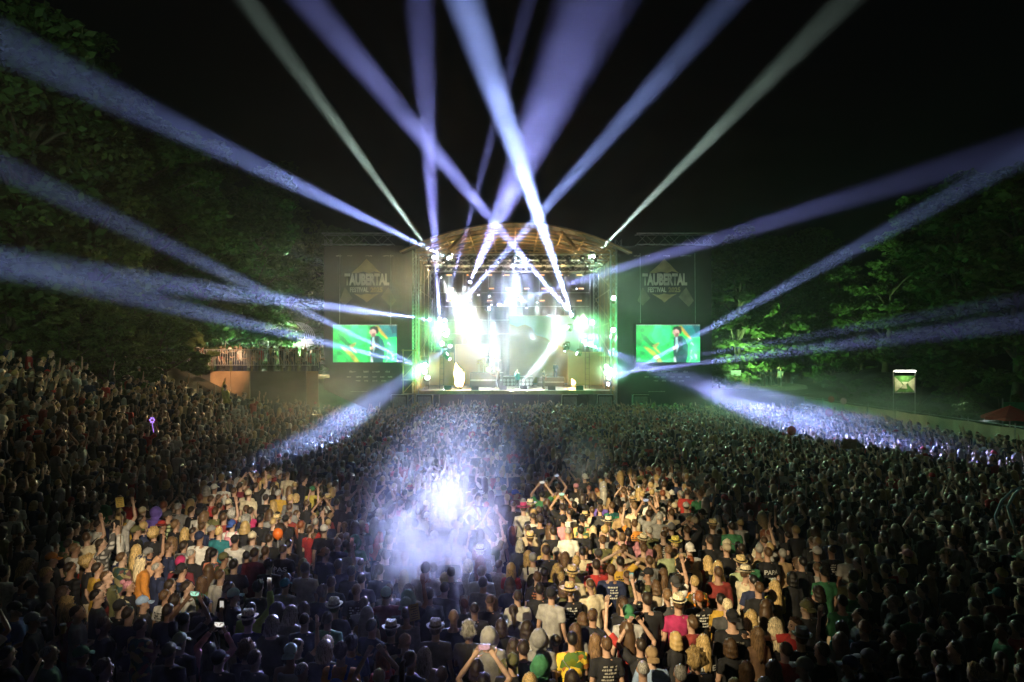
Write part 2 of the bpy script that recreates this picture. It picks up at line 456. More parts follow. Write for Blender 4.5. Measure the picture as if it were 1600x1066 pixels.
# ------------------------------------------------------------------ railed terrace on the left slope
M_orange = mat('sand_coloured_sheeting', (0.30, 0.19, 0.10), 0.8, 0, 0.3, 1.2, 0.5)
M_unlitsheet = mat('unlit_sheeting', (0.05, 0.045, 0.04), 0.85, 0, 0.3, 1.2, 0.5)  # same sheeting, its unlit stretch put into a darker colour
TY, TX0, TX1, TZ = 42.0, -20.6, -11.9, 4.95
te = empty('terrace', (-16, TY, 3.6), 'railed viewing terrace faced with brown sheeting on the left slope', 'terrace')
m_ = MB(); m_.box((-.25, 1.9, TZ - 3.6 - .66), (TX1 - TX0 - .6, 3.6, 0.2)); m_.build('floor', M_wood, te)
xw = [TX0, -18.55, -17.3, -16.1, -12.65, TX1]
for k in range(5):
    w = xw[k + 1] - xw[k]; hh = 4.4 if k == 4 else 2.6
    m_ = MB(); m_.box((xw[k] + w / 2 + 16, 0, TZ - 3.6 - .25 - hh / 2), (w - 0.04, 0.1, hh), (0.02 * (k % 2), 0, 0))
    m_.build('wall_panel', M_orange if k in (1, 2, 4) else M_unlitsheet, te)  # lit and unlit stretches of the wall set by panel colour
fe = empty('railing', (-16, TY + .12, TZ), 'steel bar railing along the front of the left terrace', 'railing')
for k in range(4):
    a = TX0 + (TX1 - TX0) * k / 4 + 16; b = TX0 + (TX1 - TX0) * (k + 1) / 4 + 16
    m_ = MB()
    for z in (0.12, 1.08): m_.bar((a + .04, 0, z), (b - .04, 0, z), 0.024)
    for x in (a + .04, b - .04): m_.bar((x, 0, -0.05), (x, 0, 1.12), 0.026)
    m_.build('railing_frame', M_alu, fe)
    m_ = MB(); n = 15
    for i in range(1, n): m_.bar((a + (b - a) * i / n, 0, 0.12), (a + (b - a) * i / n, 0, 1.08), 0.013, 5)
    tag(m_.build('railing_bars', M_alu, fe), kind='stuff')
# side railing
spot('terrace_lamp', (-13.5, 33.0, 9.0), (-18.2, 42, 4.9), 26, (1.0, 0.60, 0.34), 8500, 0.8, 0.1)

# domed tent with a lit bar behind the terrace
dt = empty('domed_tent', (-19.0, 59.0, hgt(-19, 59)), 'small domed tent with bare arched ribs and a bright lamp left of the stage', 'tent')
zb = 5.65 + (556 - 545) * 59 / FPX - dt.location.z
M_tent = mat('tent_canvas', (0.5, 0.5, 0.48), 0.6, 0, 0.15)
for k in range(6):
    m_ = MB(); y = -1.5 + 3.0 * k / 5
    pts = [(1.55 * math.cos(math.pi * t / 12), y, zb + 0.9 + 1.45 * math.sin(math.pi * t / 12)) for t in range(13)]
    m_.tube(pts, 0.035, 6); m_.build('rib', M_alu, dt)
for k in range(5):
    m_ = MB(); t = math.pi * (k + 1) / 6
    m_.bar((1.55 * math.cos(t), -1.5, zb + .9 + 1.45 * math.sin(t)), (1.55 * math.cos(t), 1.5, zb + .9 + 1.45 * math.sin(t)), 0.025); m_.build('purlin', M_alu, dt)
for x in (-1.55, 1.55):
    for y in (-1.5, 1.5):
        m_ = MB(); m_.bar((x, y, -0.3), (x, y, zb + .9), 0.045); m_.build('leg', M_alu, dt)
m_ = MB(); m_.box((0, 1.45, zb + 0.35), (2.9, 0.06, 1.1)); m_.build('back_panel', M_tent, dt)
m_ = MB(); m_.box((0, -1.3, zb - 0.3), (2.9, 0.5, 1.0)); m_.build('counter', M_tent, dt)
m_ = MB(); m_.box((0, 0, zb - .85), (3.3, 3.2, 0.1)); m_.build('floor', M_wood, dt)
m_ = MB(); m_.box((0.15, -0.2, zb + 0.75), (0.5, 0.16, 0.28)); m_.build('lamp', emis('tent_lamp', (1, 0.97, 0.88), 90), dt)
spot('tent_lamp', (-18.85, 58.6, dt.location.z + zb + 0.7), (-18.8, 50, 4), 120, (1.0, 0.95, 0.85), 12000, 1.0, 0.15)
for x, y, c in [(-22.5, 46.5, 'leftmost')]:
    pass

# ------------------------------------------------------------------ sheeted fence, lit banner, parasol on the right
M_beige = mat('beige_sheeting', (0.40, 0.34, 0.24), 0.8, 0, 0.25, 0.9, 0.5)
sf = empty('sheeted_fence', (24.6, 45, 0), 'beige sheeted steel fence closing off the crowd on the right', 'fence')
y0 = 30.0
k = 0
while y0 < 57.5:
    w = 3.45
    m_ = MB(); nseg = 8
    vs = []
    for i in range(nseg + 1):
        yy = y0 + 0.06 + (w - .12) * i / nseg - 45
        off = 0.05 * math.sin(i * 1.9 + k) 
        for q in (0.05, 1.1, 2.12 - 0.05 * math.sin(math.pi * i / nseg)):
            vs.append((off * (1 if q > 1 else .3), yy, q))
    fs = [(i * 3 + j, (i + 1) * 3 + j, (i + 1) * 3 + j + 1, i * 3 + j + 1) for i in range(nseg) for j in range(2)]
    n0 = len(vs); vs2 = vs + [(p[0] + 0.025, p[1], p[2]) for p in vs]
    fs += [tuple(n0 + i for i in reversed(ff)) for ff in fs]
    m_.add(vs2, fs); m_.build('sheet_panel', M_orange if k == 7 else M_beige, sf)
    m_ = MB(); m_.bar((0.06, y0 - 45, 0), (0.06, y0 - 45, 2.35), 0.035); m_.build('post', M_steel, sf)
    m_ = MB(); m_.bar((0.06, y0 - 45, 2.2), (0.06, y0 + w - 45, 2.2), 0.022); m_.build('top_rail', M_steel, sf)
    m_ = MB(); m_.box((0.35, y0 - 45, 0.12), (0.75, 0.24, 0.24)); m_.build('foot', M_steel, sf)
    y0 += w; k += 1

M_banner = mat('green_banner_cloth', (0.10, 0.30, 0.05), 0.7, 0, 0.3, 1.0, 0.3)
Yb = 44.0
bx0, bx1 = (1396 - 800) / FPX * Yb, (1430 - 800) / FPX * Yb
zt = CAMZ - (579 - 556) * Yb / FPX; zm = CAMZ - (613 - 556) * Yb / FPX
lb = empty('lit_banner', ((bx0 + bx1) / 2, Yb, 0.2), 'lit green and white banner on two tall posts behind the right fence', 'banner')
w = bx1 - bx0
for sx in (-1, 1):
    m_ = MB(); m_.bar((sx * w / 2, 0, 0), (sx * w / 2, 0, zt - .2), 0.03); m_.build('post', M_alu, lb)
m_ = MB(); m_.bar((-w / 2, 0, zt - .2), (w / 2, 0, zt - .2), 0.03); m_.build('top_bar', M_alu, lb)
m_ = MB(); m_.bar((-w / 2, 0, zm - .24), (w / 2, 0, zm - .24), 0.02); m_.build('lower_bar', M_alu, lb)
m_ = MB(); hh = zt - zm - 0.34; N_ = 9
vs = [(-w / 2 + w * i / N_, 0.03 * math.sin(i * 2.1 + j), zm - .2 + hh * j / 5) for j in range(6) for i in range(N_ + 1)]
fs = [(j * (N_ + 1) + i, j * (N_ + 1) + i + 1, (j + 1) * (N_ + 1) + i + 1, (j + 1) * (N_ + 1) + i) for j in range(5) for i in range(N_)]
m_.add(vs, fs); sh = m_.build('banner_sheet', M_banner, lb)
# pale splashes and a white emblem printed on the cloth
M_pale = mat('pale_print', (0.62, 0.68, 0.40), 0.7, 0, 0.2)
m_ = MB()
def poly(mb, pts, y, mi=0):
    mb.add([(p[0], y, p[1]) for p in pts], [tuple(range(len(pts)))], mi)
zc = zm - .2 + hh * 0.5
for q in ([(-.66, hh * .45), (-.60, -.5 * hh + .02), (-.1, -.1), (-.25, .1)], [(.66, hh * .42), (.2, .08), (.3, -.12), (.63, -hh * .45)], [(-.2, .14), (.28, .12), (.1, -.02), (.18, -.3), (-.22, -.28), (-.05, -.04)]):
    poly(m_, [(a, zc + b) for a, b in q], -0.045)
m_.build('print', M_pale, lb)
m_ = MB(); m_.bar((-w / 2 + .05, -0.12, zt - .24), (w / 2 - .05, -0.12, zt - .24), 0.055); m_.build('light_tube', emis('tube_light', (1.0, 0.98, 0.85), 14), lb)
spot('banner_light', (lb.location.x, Yb - .5, zt - .05), (lb.location.x, Yb - .05, zm), 120, (1.0, 0.95, 0.75), 70, 1.0, 0.2)
spot('fence_lamp', (20.0, 40.0, 8.0), (24.6, 45, 1.2), 70, (1.0, 0.8, 0.45), 900, 1.0, 0.1)

pu = empty('parasol', (26.4, 36.2, 0.3), 'red market parasol beyond the fence at the right edge', 'parasol')
M_red = mat('red_canvas', (0.42, 0.03, 0.02), 0.7, 0, 0.15)
m_ = MB(); m_.bar((0, 0, 0), (0, 0, 2.75), 0.03); m_.build('pole', M_alu, pu)
vs = [(0, 0, 2.72)]; fs = []
for i in range(8):
    a = 2 * math.pi * i / 8
    vs.append((1.3 * math.cos(a), 1.3 * math.sin(a), 2.12))
for i in range(8):
    m_ = MB(); p, q = vs[1 + i], vs[1 + (i + 1) % 8]
    mid = [(p[k_] + q[k_]) / 2 * (0.96 if k_ < 2 else 1) for k_ in range(3)]
    m_.add([vs[0], p, mid, q, (p[0], p[1], p[2] - .16), (mid[0], mid[1], mid[2] - .12), (q[0], q[1], q[2] - .16)],
           [(0, 1, 2), (0, 2, 3), (1, 4, 5, 2), (2, 5, 6, 3)])
    m_.build('canopy_panel', M_red, pu)
    m_ = MB(); m_.bar((0, 0, 2.66), (p[0], p[1], p[2] - .03), 0.012, 5); m_.build('rib', M_steel, pu)
gb = empty('stall_banner', (28.1, 37.5, 0.4), 'dim green stall banner at the right edge behind the parasol', 'banner')
m_ = MB(); m_.box((0, 0, 2.1), (2.2, 0.06, 1.2)); m_.build('banner_sheet', mat('stall_green', (0.04, 0.22, 0.10), 0.7), gb)
for x in (-1.15, 1.15):
    m_ = MB(); m_.bar((x, 0, 0), (x, 0, 2.9), 0.04); m_.build('post', M_steel, gb)

# stall and path under the trees
sx = (1146 - 800) / FPX * 61.5
st = empty('food_stall', (sx, 61.5, hgt(sx, 61.5)), 'low stall counter lit green under the right trees', 'stall')
m_ = MB(); m_.box((0, 0, 0.5), (2.6, 0.9, 1.0)); m_.build('counter', M_wood, st)
m_ = MB(); m_.box((0, 0, 1.03), (2.8, 1.1, 0.06)); m_.build('worktop', M_wood, st)
m_ = MB(); m_.box((0.1, -.2, 1.35), (0.9, 0.5, 0.55)); m_.build('till', M_steel, st)
px_ = (1205 - 800) / FPX * 70
m_ = MB(); N_ = 12
vs = []; 
for j in range(N_ + 1):
    yy = 60.5 + 14 * j / N_; xc = 24.4 + 0.06 * (yy - 62)
    for dx in (-2.2, -.7, .7, 2.2): vs.append((xc + dx, yy, hgt(xc + dx, yy) + 0.09))
m_.add(vs, [(j * 4 + i, j * 4 + i + 1, (j + 1) * 4 + i + 1, (j + 1) * 4 + i) for j in range(N_) for i in range(3)])
tag(m_.build('path', mat('gravel_path', (0.28, 0.26, 0.22), 0.9, 0, 0.3, 8)), kind='structure')
spot('path_lamp', (26.0, 72.0, 8.5), (24.6, 66, 2.5), 90, (1.0, 0.92, 0.8), 9000, 1.0, 0.1)
# ------------------------------------------------------------------ stage
def bw(mb, name, mats, parent, smooth=False):
    """build from world coordinates under a parent that is only moved"""
    L = parent.location
    mb.v = [(p[0] - L.x, p[1] - L.y, p[2] - L.z) for p in mb.v]
    return mb.build(name, mats, parent, smooth)
def truss_mb(a, b, w=0.42, r=0.03, step=0.7, up=Vector((0, 0, 1))):
    m_ = MB(); a = Vector(a); b = Vector(b); d = (b - a).normalized()
    s = d.cross(up).normalized(); u = s.cross(d).normalized()
    cs = [(s * sx + u * su) * w / 2 for sx, su in ((-1, -1), (1, -1), (1, 1), (-1, 1))]
    for c in cs: m_.bar(a + c, b + c, r, 6)
    n = max(2, int((b - a).length / step))
    for i in range(n):
        p, q = a.lerp(b, i / n), a.lerp(b, (i + 1) / n)
        for k in range(4):
            c0, c1 = cs[k], cs[(k + 1) % 4]
            m_.bar(p + (c0 if i % 2 else c1), q + (c1 if i % 2 else c0), r * .55, 4)
    return m_

DZ = 2.7
stage = empty('concert_stage', (0, 64, 0), 'open air concert stage with arched canvas roof and brown side tarpaulins', 'stage')
m_ = MB(); m_.box((0.15, 64, DZ - .13), (16.9, 12.0, 0.26)); bw(m_, 'deck', M_deck, stage)
m_ = MB(); m_.box((0.15, 57.96, DZ - .16), (16.9, 0.08, 0.30)); bw(m_, 'deck_edge', M_gold, stage)
for k in range(8):
    m_ = MB(); m_.box((-7.25 + 2.11 * k, 58.1, 1.2), (2.06, 0.06, 2.3), (0.02 * (k % 3 - 1), 0, 0)); bw(m_, 'front_panel', M_black, stage)
# arched roof
def arch(x, y=57):
    return 16.72 - 0.0262 * (x - 0.25) ** 2
RX0, RX1 = -9.3, 9.95
def arch_pts(x0, x1, y, dz, n=24):
    return [(x0 + (x1 - x0) * i / n, y, arch(x0 + (x1 - x0) * i / n) + dz) for i in range(n + 1)]
m_ = MB(); N_ = 28; vs = []
for dz in (0, 0.05):
    for y in (57.0, 61, 66, 71.0):
        vs += arch_pts(RX0, RX1, y, dz, N_)
n1 = N_ + 1
fs = []
for l in range(2):
    for j in range(3):
        for i in range(N_):
            q = (l * 4 * n1 + j * n1 + i, l * 4 * n1 + j * n1 + i + 1, l * 4 * n1 + (j + 1) * n1 + i + 1, l * 4 * n1 + (j + 1) * n1 + i)
            fs.append(q if l else q[::-1])
m_.add(vs, fs); bw(m_, 'roof_canvas', M_roofskin, stage)
m_ = MB(); m_.tube(arch_pts(RX0 - .05, RX1 + .05, 56.9, 0.0), 0.09, 8); bw(m_, 'front_arch', M_gold, stage, True)
m_ = MB(); m_.tube(arch_pts(RX0 + 1.6, RX1 - 1.6, 57.1, -0.55), 0.05, 8); bw(m_, 'lower_arch', M_gold, stage, True)
m_ = MB(); A_, B_ = arch_pts(RX0 + 1.6, RX1 - 1.6, 57.05, -0.5), arch_pts(RX0 + 1.6, RX1 - 1.6, 57.0, -0.05)
for i in range(24):
    m_.bar(A_[i], B_[i + 1], .022, 4) if i % 2 else m_.bar(B_[i], A_[i + 1], .022, 4)
bw(m_, 'arch_bracing', M_gold, stage)
for y in (58.6, 60.4, 62.2, 64.0, 65.8, 67.6, 69.4):
    m_ = MB(); m_.tube(arch_pts(RX0 + .5, RX1 - .5, y, -0.14), 0.07, 6); bw(m_, 'roof_rib', M_gold, stage, True)
for i in range(9):
    x = -7.6 + 15.6 * i / 8 + .1
    m_ = MB(); m_.box((x, 64, arch(x) - 0.3), (0.14, 13.6, 0.16)); bw(m_, 'purlin', M_gold, stage)
for s_, x0, x1 in ((-1, -5.2, -4.0), (1, 5.4, 4.3)):
    m_ = MB(); m_.bar((x0, 57.4, 14.55), (x1, 57.6, arch(x1) - .35), 0.2, 4); bw(m_, 'strut', M_gold, stage)
for y, z in ((57.5, 14.6), (60.5, 14.35), (64.0, 14.35), (67.5, 14.2)):
    t_ = truss_mb((-8.1, y, z), (8.5, y, z), 0.5, 0.035, 0.6); bw(t_, 'roof_truss', M_gold if y == 57.5 else M_alu, stage)
for x in (-8.15, 8.6):
    for y in (57.8, 69.8):
        t_ = truss_mb((x, y, 0.0), (x, y, arch(x) - .3), 0.5, 0.035, 0.7, Vector((0, 1, 0))); bw(t_, 'tower', M_steel, stage)
# side tarpaulins with folds
for x, mx_ in ((-8.42, 1), (8.87, -1)):
    for k in range(5):
        ya = 58.15 + 2.28 * k
        m_ = MB(); vs = []; NN = 8
        for j in range(7):
            for i in range(NN + 1):
                yy = ya + 2.24 * i / NN
                zz = DZ - .9 + (arch(x) - 0.35 - DZ + .9) * j / 6
                vs.append((x + 0.05 * math.sin(i * 1.7 + k + 0.5 * j) * mx_, yy, zz))
        n0 = len(vs); vs += [(p[0] - .03 * mx_, p[1], p[2]) for p in vs]
        fs = [(j * (NN + 1) + i, j * (NN + 1) + i + 1, (j + 1) * (NN + 1) + i + 1, (j + 1) * (NN + 1) + i) for j in range(6) for i in range(NN)]
        fs += [tuple(n0 + i for i in ff[::-1]) for ff in fs]
        m_.add(vs, fs); bw(m_, 'side_tarpaulin', M_tarp, stage, True)
    m_ = MB()
    for k in range(36):
        m_.ball((x + 0.02, 57.98, 3.2 + 0.305 * k), (0.045, 0.03, 0.045), 6, 4)
    tag(bw(m_, 'lacing', M_white, stage), kind='stuff')
    # scaffold braces against the tarpaulin
    m_ = MB(); xi = x + 0.35 * mx_
    for k in range(4):
        z0 = DZ + 2.9 * k
        m_.bar((xi, 58.6, z0), (xi, 69, z0 + 2.7), 0.035); m_.bar((xi, 58.4, z0 + 2.9), (xi, 69.5, z0 + 2.9), 0.035)
    for y in (60.5, 63, 66): m_.bar((xi, y, DZ), (xi, y, 14.0), 0.035)
    bw(m_, 'scaffold_brace', M_gold, stage)
    # speakers and lamp boxes standing on the wing
# back cloth
m_ = MB(); vs = []
for j in range(2):
    for i in range(61):
        vs.append((-8.3 + 17.1 * i / 60, 70.6 + 0.12 * math.sin(i * 1.3), DZ + 11.4 * j))
m_.add(vs, [(i, i + 1, 61 + i + 1, 61 + i) for i in range(60)]); bw(m_, 'back_cloth', M_blackcloth, stage)
# flown grid over the back of the stage
m_ = MB()
for z in (7.9, 9.3, 10.7, 12.1): m_.bar((-7.6, 69.9, z), (8.0, 69.9, z), 0.04, 5)
for x in (-7.6, -5.0, -2.4, 0.2, 2.8, 5.4, 8.0): m_.bar((x, 69.9, 7.4), (x, 69.9, 14), 0.04, 5)
bw(m_, 'flown_grid', M_steel, stage)
# painted scenery: blue sky with a brown mountain
def px_poly(mb, pts, Y, mi=0): mb.add([at(a, b, Y) for a, b in pts], [tuple(range(len(pts)))], mi)
M_skyprint = mat('printed_sky', (0.22, 0.36, 0.55), 0.8, 0, 0.2, 0.5)
M_mount = mat('printed_mountain', (0.22, 0.13, 0.06), 0.8, 0, 0.35, 0.7)
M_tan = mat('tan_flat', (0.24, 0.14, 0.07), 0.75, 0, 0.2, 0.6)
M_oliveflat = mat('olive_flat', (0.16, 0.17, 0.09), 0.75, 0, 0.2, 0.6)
bd = empty('painted_backdrop', at(845, 600, 69.2), 'printed backdrop of a brown mountain under blue sky at the back of the stage', 'backdrop')
bd.location.z = DZ
m_ = MB(); px_poly(m_, [(796, 600), (905, 600), (905, 494), (796, 494)], 69.2); bw(m_, 'sky_cloth', M_skyprint, bd)
m_ = MB(); px_poly(m_, [(796, 599), (903, 599), (903, 552), (868, 538), (852, 528), (838, 524), (830, 512), (820, 507), (808, 511), (796, 506)][::-1], 69.15); bw(m_, 'mountain', M_mount, bd)
m_ = MB(); m_.bar(at(796, 493.5, 69.2), at(905, 493.5, 69.2), 0.05); bw(m_, 'batten', M_steel, bd)
def flat(x0, x1, y0, y1, Y, m, label):
    a, b = at(x0, y1, Y), at(x1, y0, Y)
    e = empty('scenery_flat', ((a.x + b.x) / 2, Y, a.z), label, 'scenery panel')
    w, h = b.x - a.x, b.z - a.z
    q = MB(); q.box((0, 0, h / 2), (w, 0.04, h)); q.build('panel', m, e)
    q = MB()
    for sx in (-1, 1): q.box((sx * (w / 2 + .03), 0, h / 2), (0.06, 0.08, h + .06))
    q.box((0, 0, h + .03), (w, 0.08, 0.06)); q.build('panel_frame', M_gold, e)
    q = MB()
    for sx in (-.3, .3): q.bar((sx * w, 0.06, h * .7), (sx * w, 1.0, 0.02), 0.03, 5)
    q.build('brace', M_steel, e)
    return e
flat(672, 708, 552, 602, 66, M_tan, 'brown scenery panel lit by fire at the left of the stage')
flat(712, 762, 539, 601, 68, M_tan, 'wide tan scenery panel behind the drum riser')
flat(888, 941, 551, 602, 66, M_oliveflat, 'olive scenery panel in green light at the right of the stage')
# risers and boxes on deck
def block(name, x0, x1, y0, y1, Y, dpt, m, label, cat):
    a, b = at(x0, y1, Y), at(x1, y0, Y)
    e = empty(name, ((a.x + b.x) / 2, Y, DZ), label, cat)
    h = max(.2, b.z - DZ); w = b.x - a.x
    q = MB(); q.box((0, dpt / 2, h / 2), (w, dpt, h - .04)); q.build('body', m, e)
    q = MB(); q.box((0, dpt / 2, h), (w + .06, dpt + .06, 0.05)); q.build('top', M_deck, e)
    q = MB(); q.box((0, -.02, h * .5), (w * .96, 0.03, h * .1)); q.build('trim', M_steel, e)
    return e
riser = block('drum_riser', 734, 786, 583, 606, 64.0, 2.6, M_black, 'black drum riser in the middle of the stage', 'riser')
block('keyboard_riser', 840, 882, 590, 606, 65.0, 2.0, M_black, 'low black riser right of the singer', 'riser')
# guitar amps and floor monitors
def amp(px, Y, lab):
    p = at(px, 600, Y)
    e = empty('guitar_amp', (p.x, Y, DZ), lab, 'amplifier', 'guitar amplifiers behind the band')
    q = MB(); q.box((0, 0, 0.42), (0.78, 0.38, 0.8)); q.build('cabinet', M_black, e)
    q = MB(); q.box((0, -.01, 0.96), (0.74, 0.30, 0.26)); q.build('head', M_black, e)
    q = MB(); q.box((0, -.17, 0.98), (0.68, 0.02, 0.10)); q.build('control_panel', M_alu, e)
    for sx in (-.18, .18):
        for z in (.25, .6):
            q = MB(); q.bar((sx, -.195, z), (sx, -.2, z), 0.15, 14); q.build('speaker_cone', M_steel, e)
for k, px in enumerate((791, 803, 815, 827)):
    amp(px, 65.5, 'black amplifier stack behind the singer, %s of the four from the left' % ORD[k])
def monitor(px, k):
    p = at(px, 606, 58.8)
    e = empty('floor_monitor', (p.x, 58.8, DZ), 'black wedge floor monitor on the deck edge, %s from the left' % ORD[k], 'monitor', 'wedge monitors along the stage edge')
    q = MB(); q.add([(-.32, -.2, 0), (.32, -.2, 0), (.32, .25, 0), (-.32, .25, 0), (-.32, -.14, .36), (.32, -.14, .36), (.32, .25, .08), (-.32, .25, .08)],
                    [(3, 2, 1, 0), (0, 1, 5, 4), (4, 5, 6, 7), (2, 3, 7, 6), (1, 2, 6, 5), (3, 0, 4, 7)]); q.build('cabinet', M_black, e)
    q = MB(); q.box((0, .06, .235), (.54, .34, .015), (-.63, 0, 0)); q.build('grille', M_steel, e)
for k, px in enumerate((700, 742, 786, 818, 862, 905)): monitor(px, k)
# drum kit
dk = empty('drum_kit', (riser.location.x + .15, 65.3, at(0, 583, 64).z), 'drum kit with brass cymbals on the black riser', 'drum kit')
M_shell = mat('drum_shell', (0.30, 0.22, 0.14), 0.35, 0.1); M_skin_d = mat('drum_head', (0.6, 0.58, 0.52), 0.6); M_brass = mat('brass', (0.62, 0.45, 0.16), 0.3, 0.9)
q = MB(); q.bar((0, -.2, .3), (0, .22, .3), 0.3, 18); q.build('bass_drum', M_shell, dk)
q = MB(); q.bar((0, -.215, .3), (0, -.205, .3), 0.27, 18); q.build('bass_drum_head', M_skin_d, dk)
for x, y, z, r in ((-.25, .1, .78, .16), (.22, .1, .78, .17), (.62, .35, .42, .22), (-.5, .45, .6, .18)):
    q = MB(); q.bar((x, y, z - .14), (x, y, z + .12), r, 14); q.build('tom', M_shell, dk)
    q = MB(); q.bar((x, y, 0), (x, y, z - .14), 0.025, 5); q.build('stand', M_alu, dk)
for x, y, z, r, t in ((-.85, .2, 1.15, .26, .2), (-.45, -.1, 1.35, .22, -.15), (.5, -.1, 1.38, .24, .2), (.95, .25, 1.15, .28, -.2), (-1.0, .6, .85, .18, 0)):
    q = MB(); q.bar((x, y, 0), (x, y, z), 0.018, 5); q.build('stand', M_alu, dk)
    q = MB()
    vs = [(0, 0, .03)]; 
    for i in range(16): vs.append((r * math.cos(i * math.pi / 8), r * math.sin(i * math.pi / 8), 0))
    fs = [(0, 1 + i, 1 + (i + 1) % 16) for i in range(16)] + [tuple(range(16, 0, -1))]
    q.add(vs, fs); c = q.build('cymbal', M_brass, dk); c.location = (x, y, z); c.rotation_euler = (.25, t, 0)
# microphone stands
for px, Y, lb_ in ((806, 59.3, 'microphone stand in front of the singer'), (770, 59.6, 'microphone stand left of the singer'), (851, 60.0, 'microphone stand in front of the right guitarist')):
    e = empty('microphone_stand', (at(px, 600, Y).x, Y, DZ), lb_, 'microphone stand')
    q = MB(); q.bar((0, 0, 0), (0, 0, 1.25), .014, 6); q.build('pole', M_black, e)
    q = MB()
    for a in (0, 2.1, 4.2): q.bar((0, 0, .18), (.3 * math.cos(a), .3 * math.sin(a), .01), .012, 5)
    q.build('tripod', M_black, e)
    q = MB(); q.bar((0, 0, 1.25), (0, .38, 1.5), .012, 5); q.build('boom', M_black, e)
    q = MB(); q.bar((0, .38, 1.5), (0, .5, 1.54), .025, 8, .034); q.build('microphone', M_steel, e)
# fire jets
def flame(px, py0, py1, Y, w, s, lab):
    p = at(px, py1, Y); h = at(px, py0, Y).z - p.z
    e = empty('flame_jet', (p.x, Y, DZ), lab, 'flame')
    q = MB(); q.box((0, 0, .1), (.4, .4, .2)); q.build('burner', M_black, e)
    q = MB(); q.bar((0, 0, .2), (0, 0, .3), .08, 8, .1); q.build('nozzle', M_steel, e)
    q = MB()
    for k in range(5):
        r_ = random.Random(k + 3)
        hh = h * (1 - .13 * k); ox, oy = r_.uniform(-.5, .5) * w, r_.uniform(-.4, .4) * w
        pts = [(ox * t ** 1.3 + .18 * w * math.sin(5 * t + k), oy * t, .25 + hh * t) for t in [i / 8 for i in range(9)]]
        q.tube(pts, [w * x for x in (.12, .3, .42, .46, .44, .38, .28, .16, .02)], 9)
    q.build('fire', emis('fire_' + str(px), (1.0, 0.60, 0.22), s * 2.5), e, True)
    l = bpy.data.lights.new('fire_light', 'POINT'); l.energy = 1200 * h; l.color = (1, .5, .15); l.shadow_soft_size = .4
    o = bpy.data.objects.new('fire_light', l); COL.objects.link(o); o.location = (p.x, Y - .5, DZ + h * .6)
flame(718, 566, 603, 60.0, 0.75, 7.0, 'tall yellow fire jet at the left of the stage')
flame(896, 593, 603, 63.0, 0.32, 5.0, 'small orange fire burning at the right of the stage')
# boxes below the stage front and crowd barrier
M_pale2 = mat('worn_white_edge', (0.5, 0.5, 0.46), 0.6)
for k, px in enumerate((625, 664, 890, 945, 1000)):
    p = at(px, 620, 56.8)
    e = empty('subwoofer', (p.x, 56.8, 0), 'black subwoofer stack with pale edges below the stage, %s from the left' % ORD[k], 'speaker', 'subwoofer stacks along the stage front')
    for j in range(2):
        q = MB(); q.box((0, 0, .68 + 1.16 * j), (1.3, .9, 1.12)); q.build('cabinet', M_black, e)
        q = MB(); q.box((0, -.46, .68 + 1.16 * j), (1.1, .03, .9)); q.build('grille', M_steel, e)
    q = MB(); q.box((.0, -.47, 2.43), (1.3, .06, .05)); q.box((-.66, -.47, 2.1), (.05, .06, .6)); q.build('edge_strip', M_pale2, e)
# steps beside the stage
stp = empty('scaffold_stairs', at(639, 640, 57.5), 'timber scaffold stairs at the left corner of the stage', 'stairs')
stp.location.z = 0
for x in (-.5, .5):
    for y in (0, 1.2):
        q = MB(); q.bar((x, y, 0), (x, y, 6.2), .05, 6); q.build('post', M_gold, stp)
for z in (1.2, 2.4, 3.6, 4.9, 6.1):
    q = MB(); q.box((0, .6, z), (1.25, 1.4, .1)); q.build('landing', M_wood, stp)
    q = MB(); q.bar((-.5, -.05, z - 1.1), (.5, -.05, z), .03, 5); q.build('brace', M_gold, stp)

# ------------------------------------------------------------------ speaker towers, banners, screens
def text_mesh(txt, bold=0.0):
    c = bpy.data.curves.new('lettering', 'FONT'); c.body = txt; c.offset = bold; c.resolution_u = 3
    c.align_x = 'CENTER'; c.extrude = 0.0
    o = bpy.data.objects.new('lettering', c); COL.objects.link(o)
    dg = bpy.context.evaluated_depsgraph_get()
    me = bpy.data.meshes.new_from_object(o.evaluated_get(dg))
    bpy.data.objects.remove(o)
    co = np.empty(len(me.vertices) * 3); me.vertices.foreach_get('co', co); co = co.reshape(-1, 3)
    return me, co
def put_text(txt, x0, x1, z0, z1, y, m, parent, bold=0.03, name='lettering'):
    """upright lettering facing the crowd, squeezed into the given rectangle (parent space)"""
    me, co = text_mesh(txt, bold)
    mn, mx = co.min(0), co.max(0)
    o2 = np.zeros_like(co)
    o2[:, 0] = x0 + (co[:, 0] - mn[0]) / (mx[0] - mn[0]) * (x1 - x0)
    o2[:, 2] = z0 + (co[:, 1] - mn[1]) / (mx[1] - mn[1]) * (z1 - z0)
    o2[:, 1] = y
    me.vertices.foreach_set('co', o2.ravel()); me.materials.clear(); me.materials.append(m); me.update()
    return link(name, me, parent)
M_letter = mat('pale_grey_print', (0.52, 0.50, 0.45), 0.8, 0, 0.35, 1.2)
M_gold_print = mat('gold_print', (0.34, 0.27, 0.14), 0.8, 0, 0.35, 1.2)
M_rock = mat('grey_rock_print', (0.16, 0.145, 0.11), 0.8, 0, 0.5, 1.0)
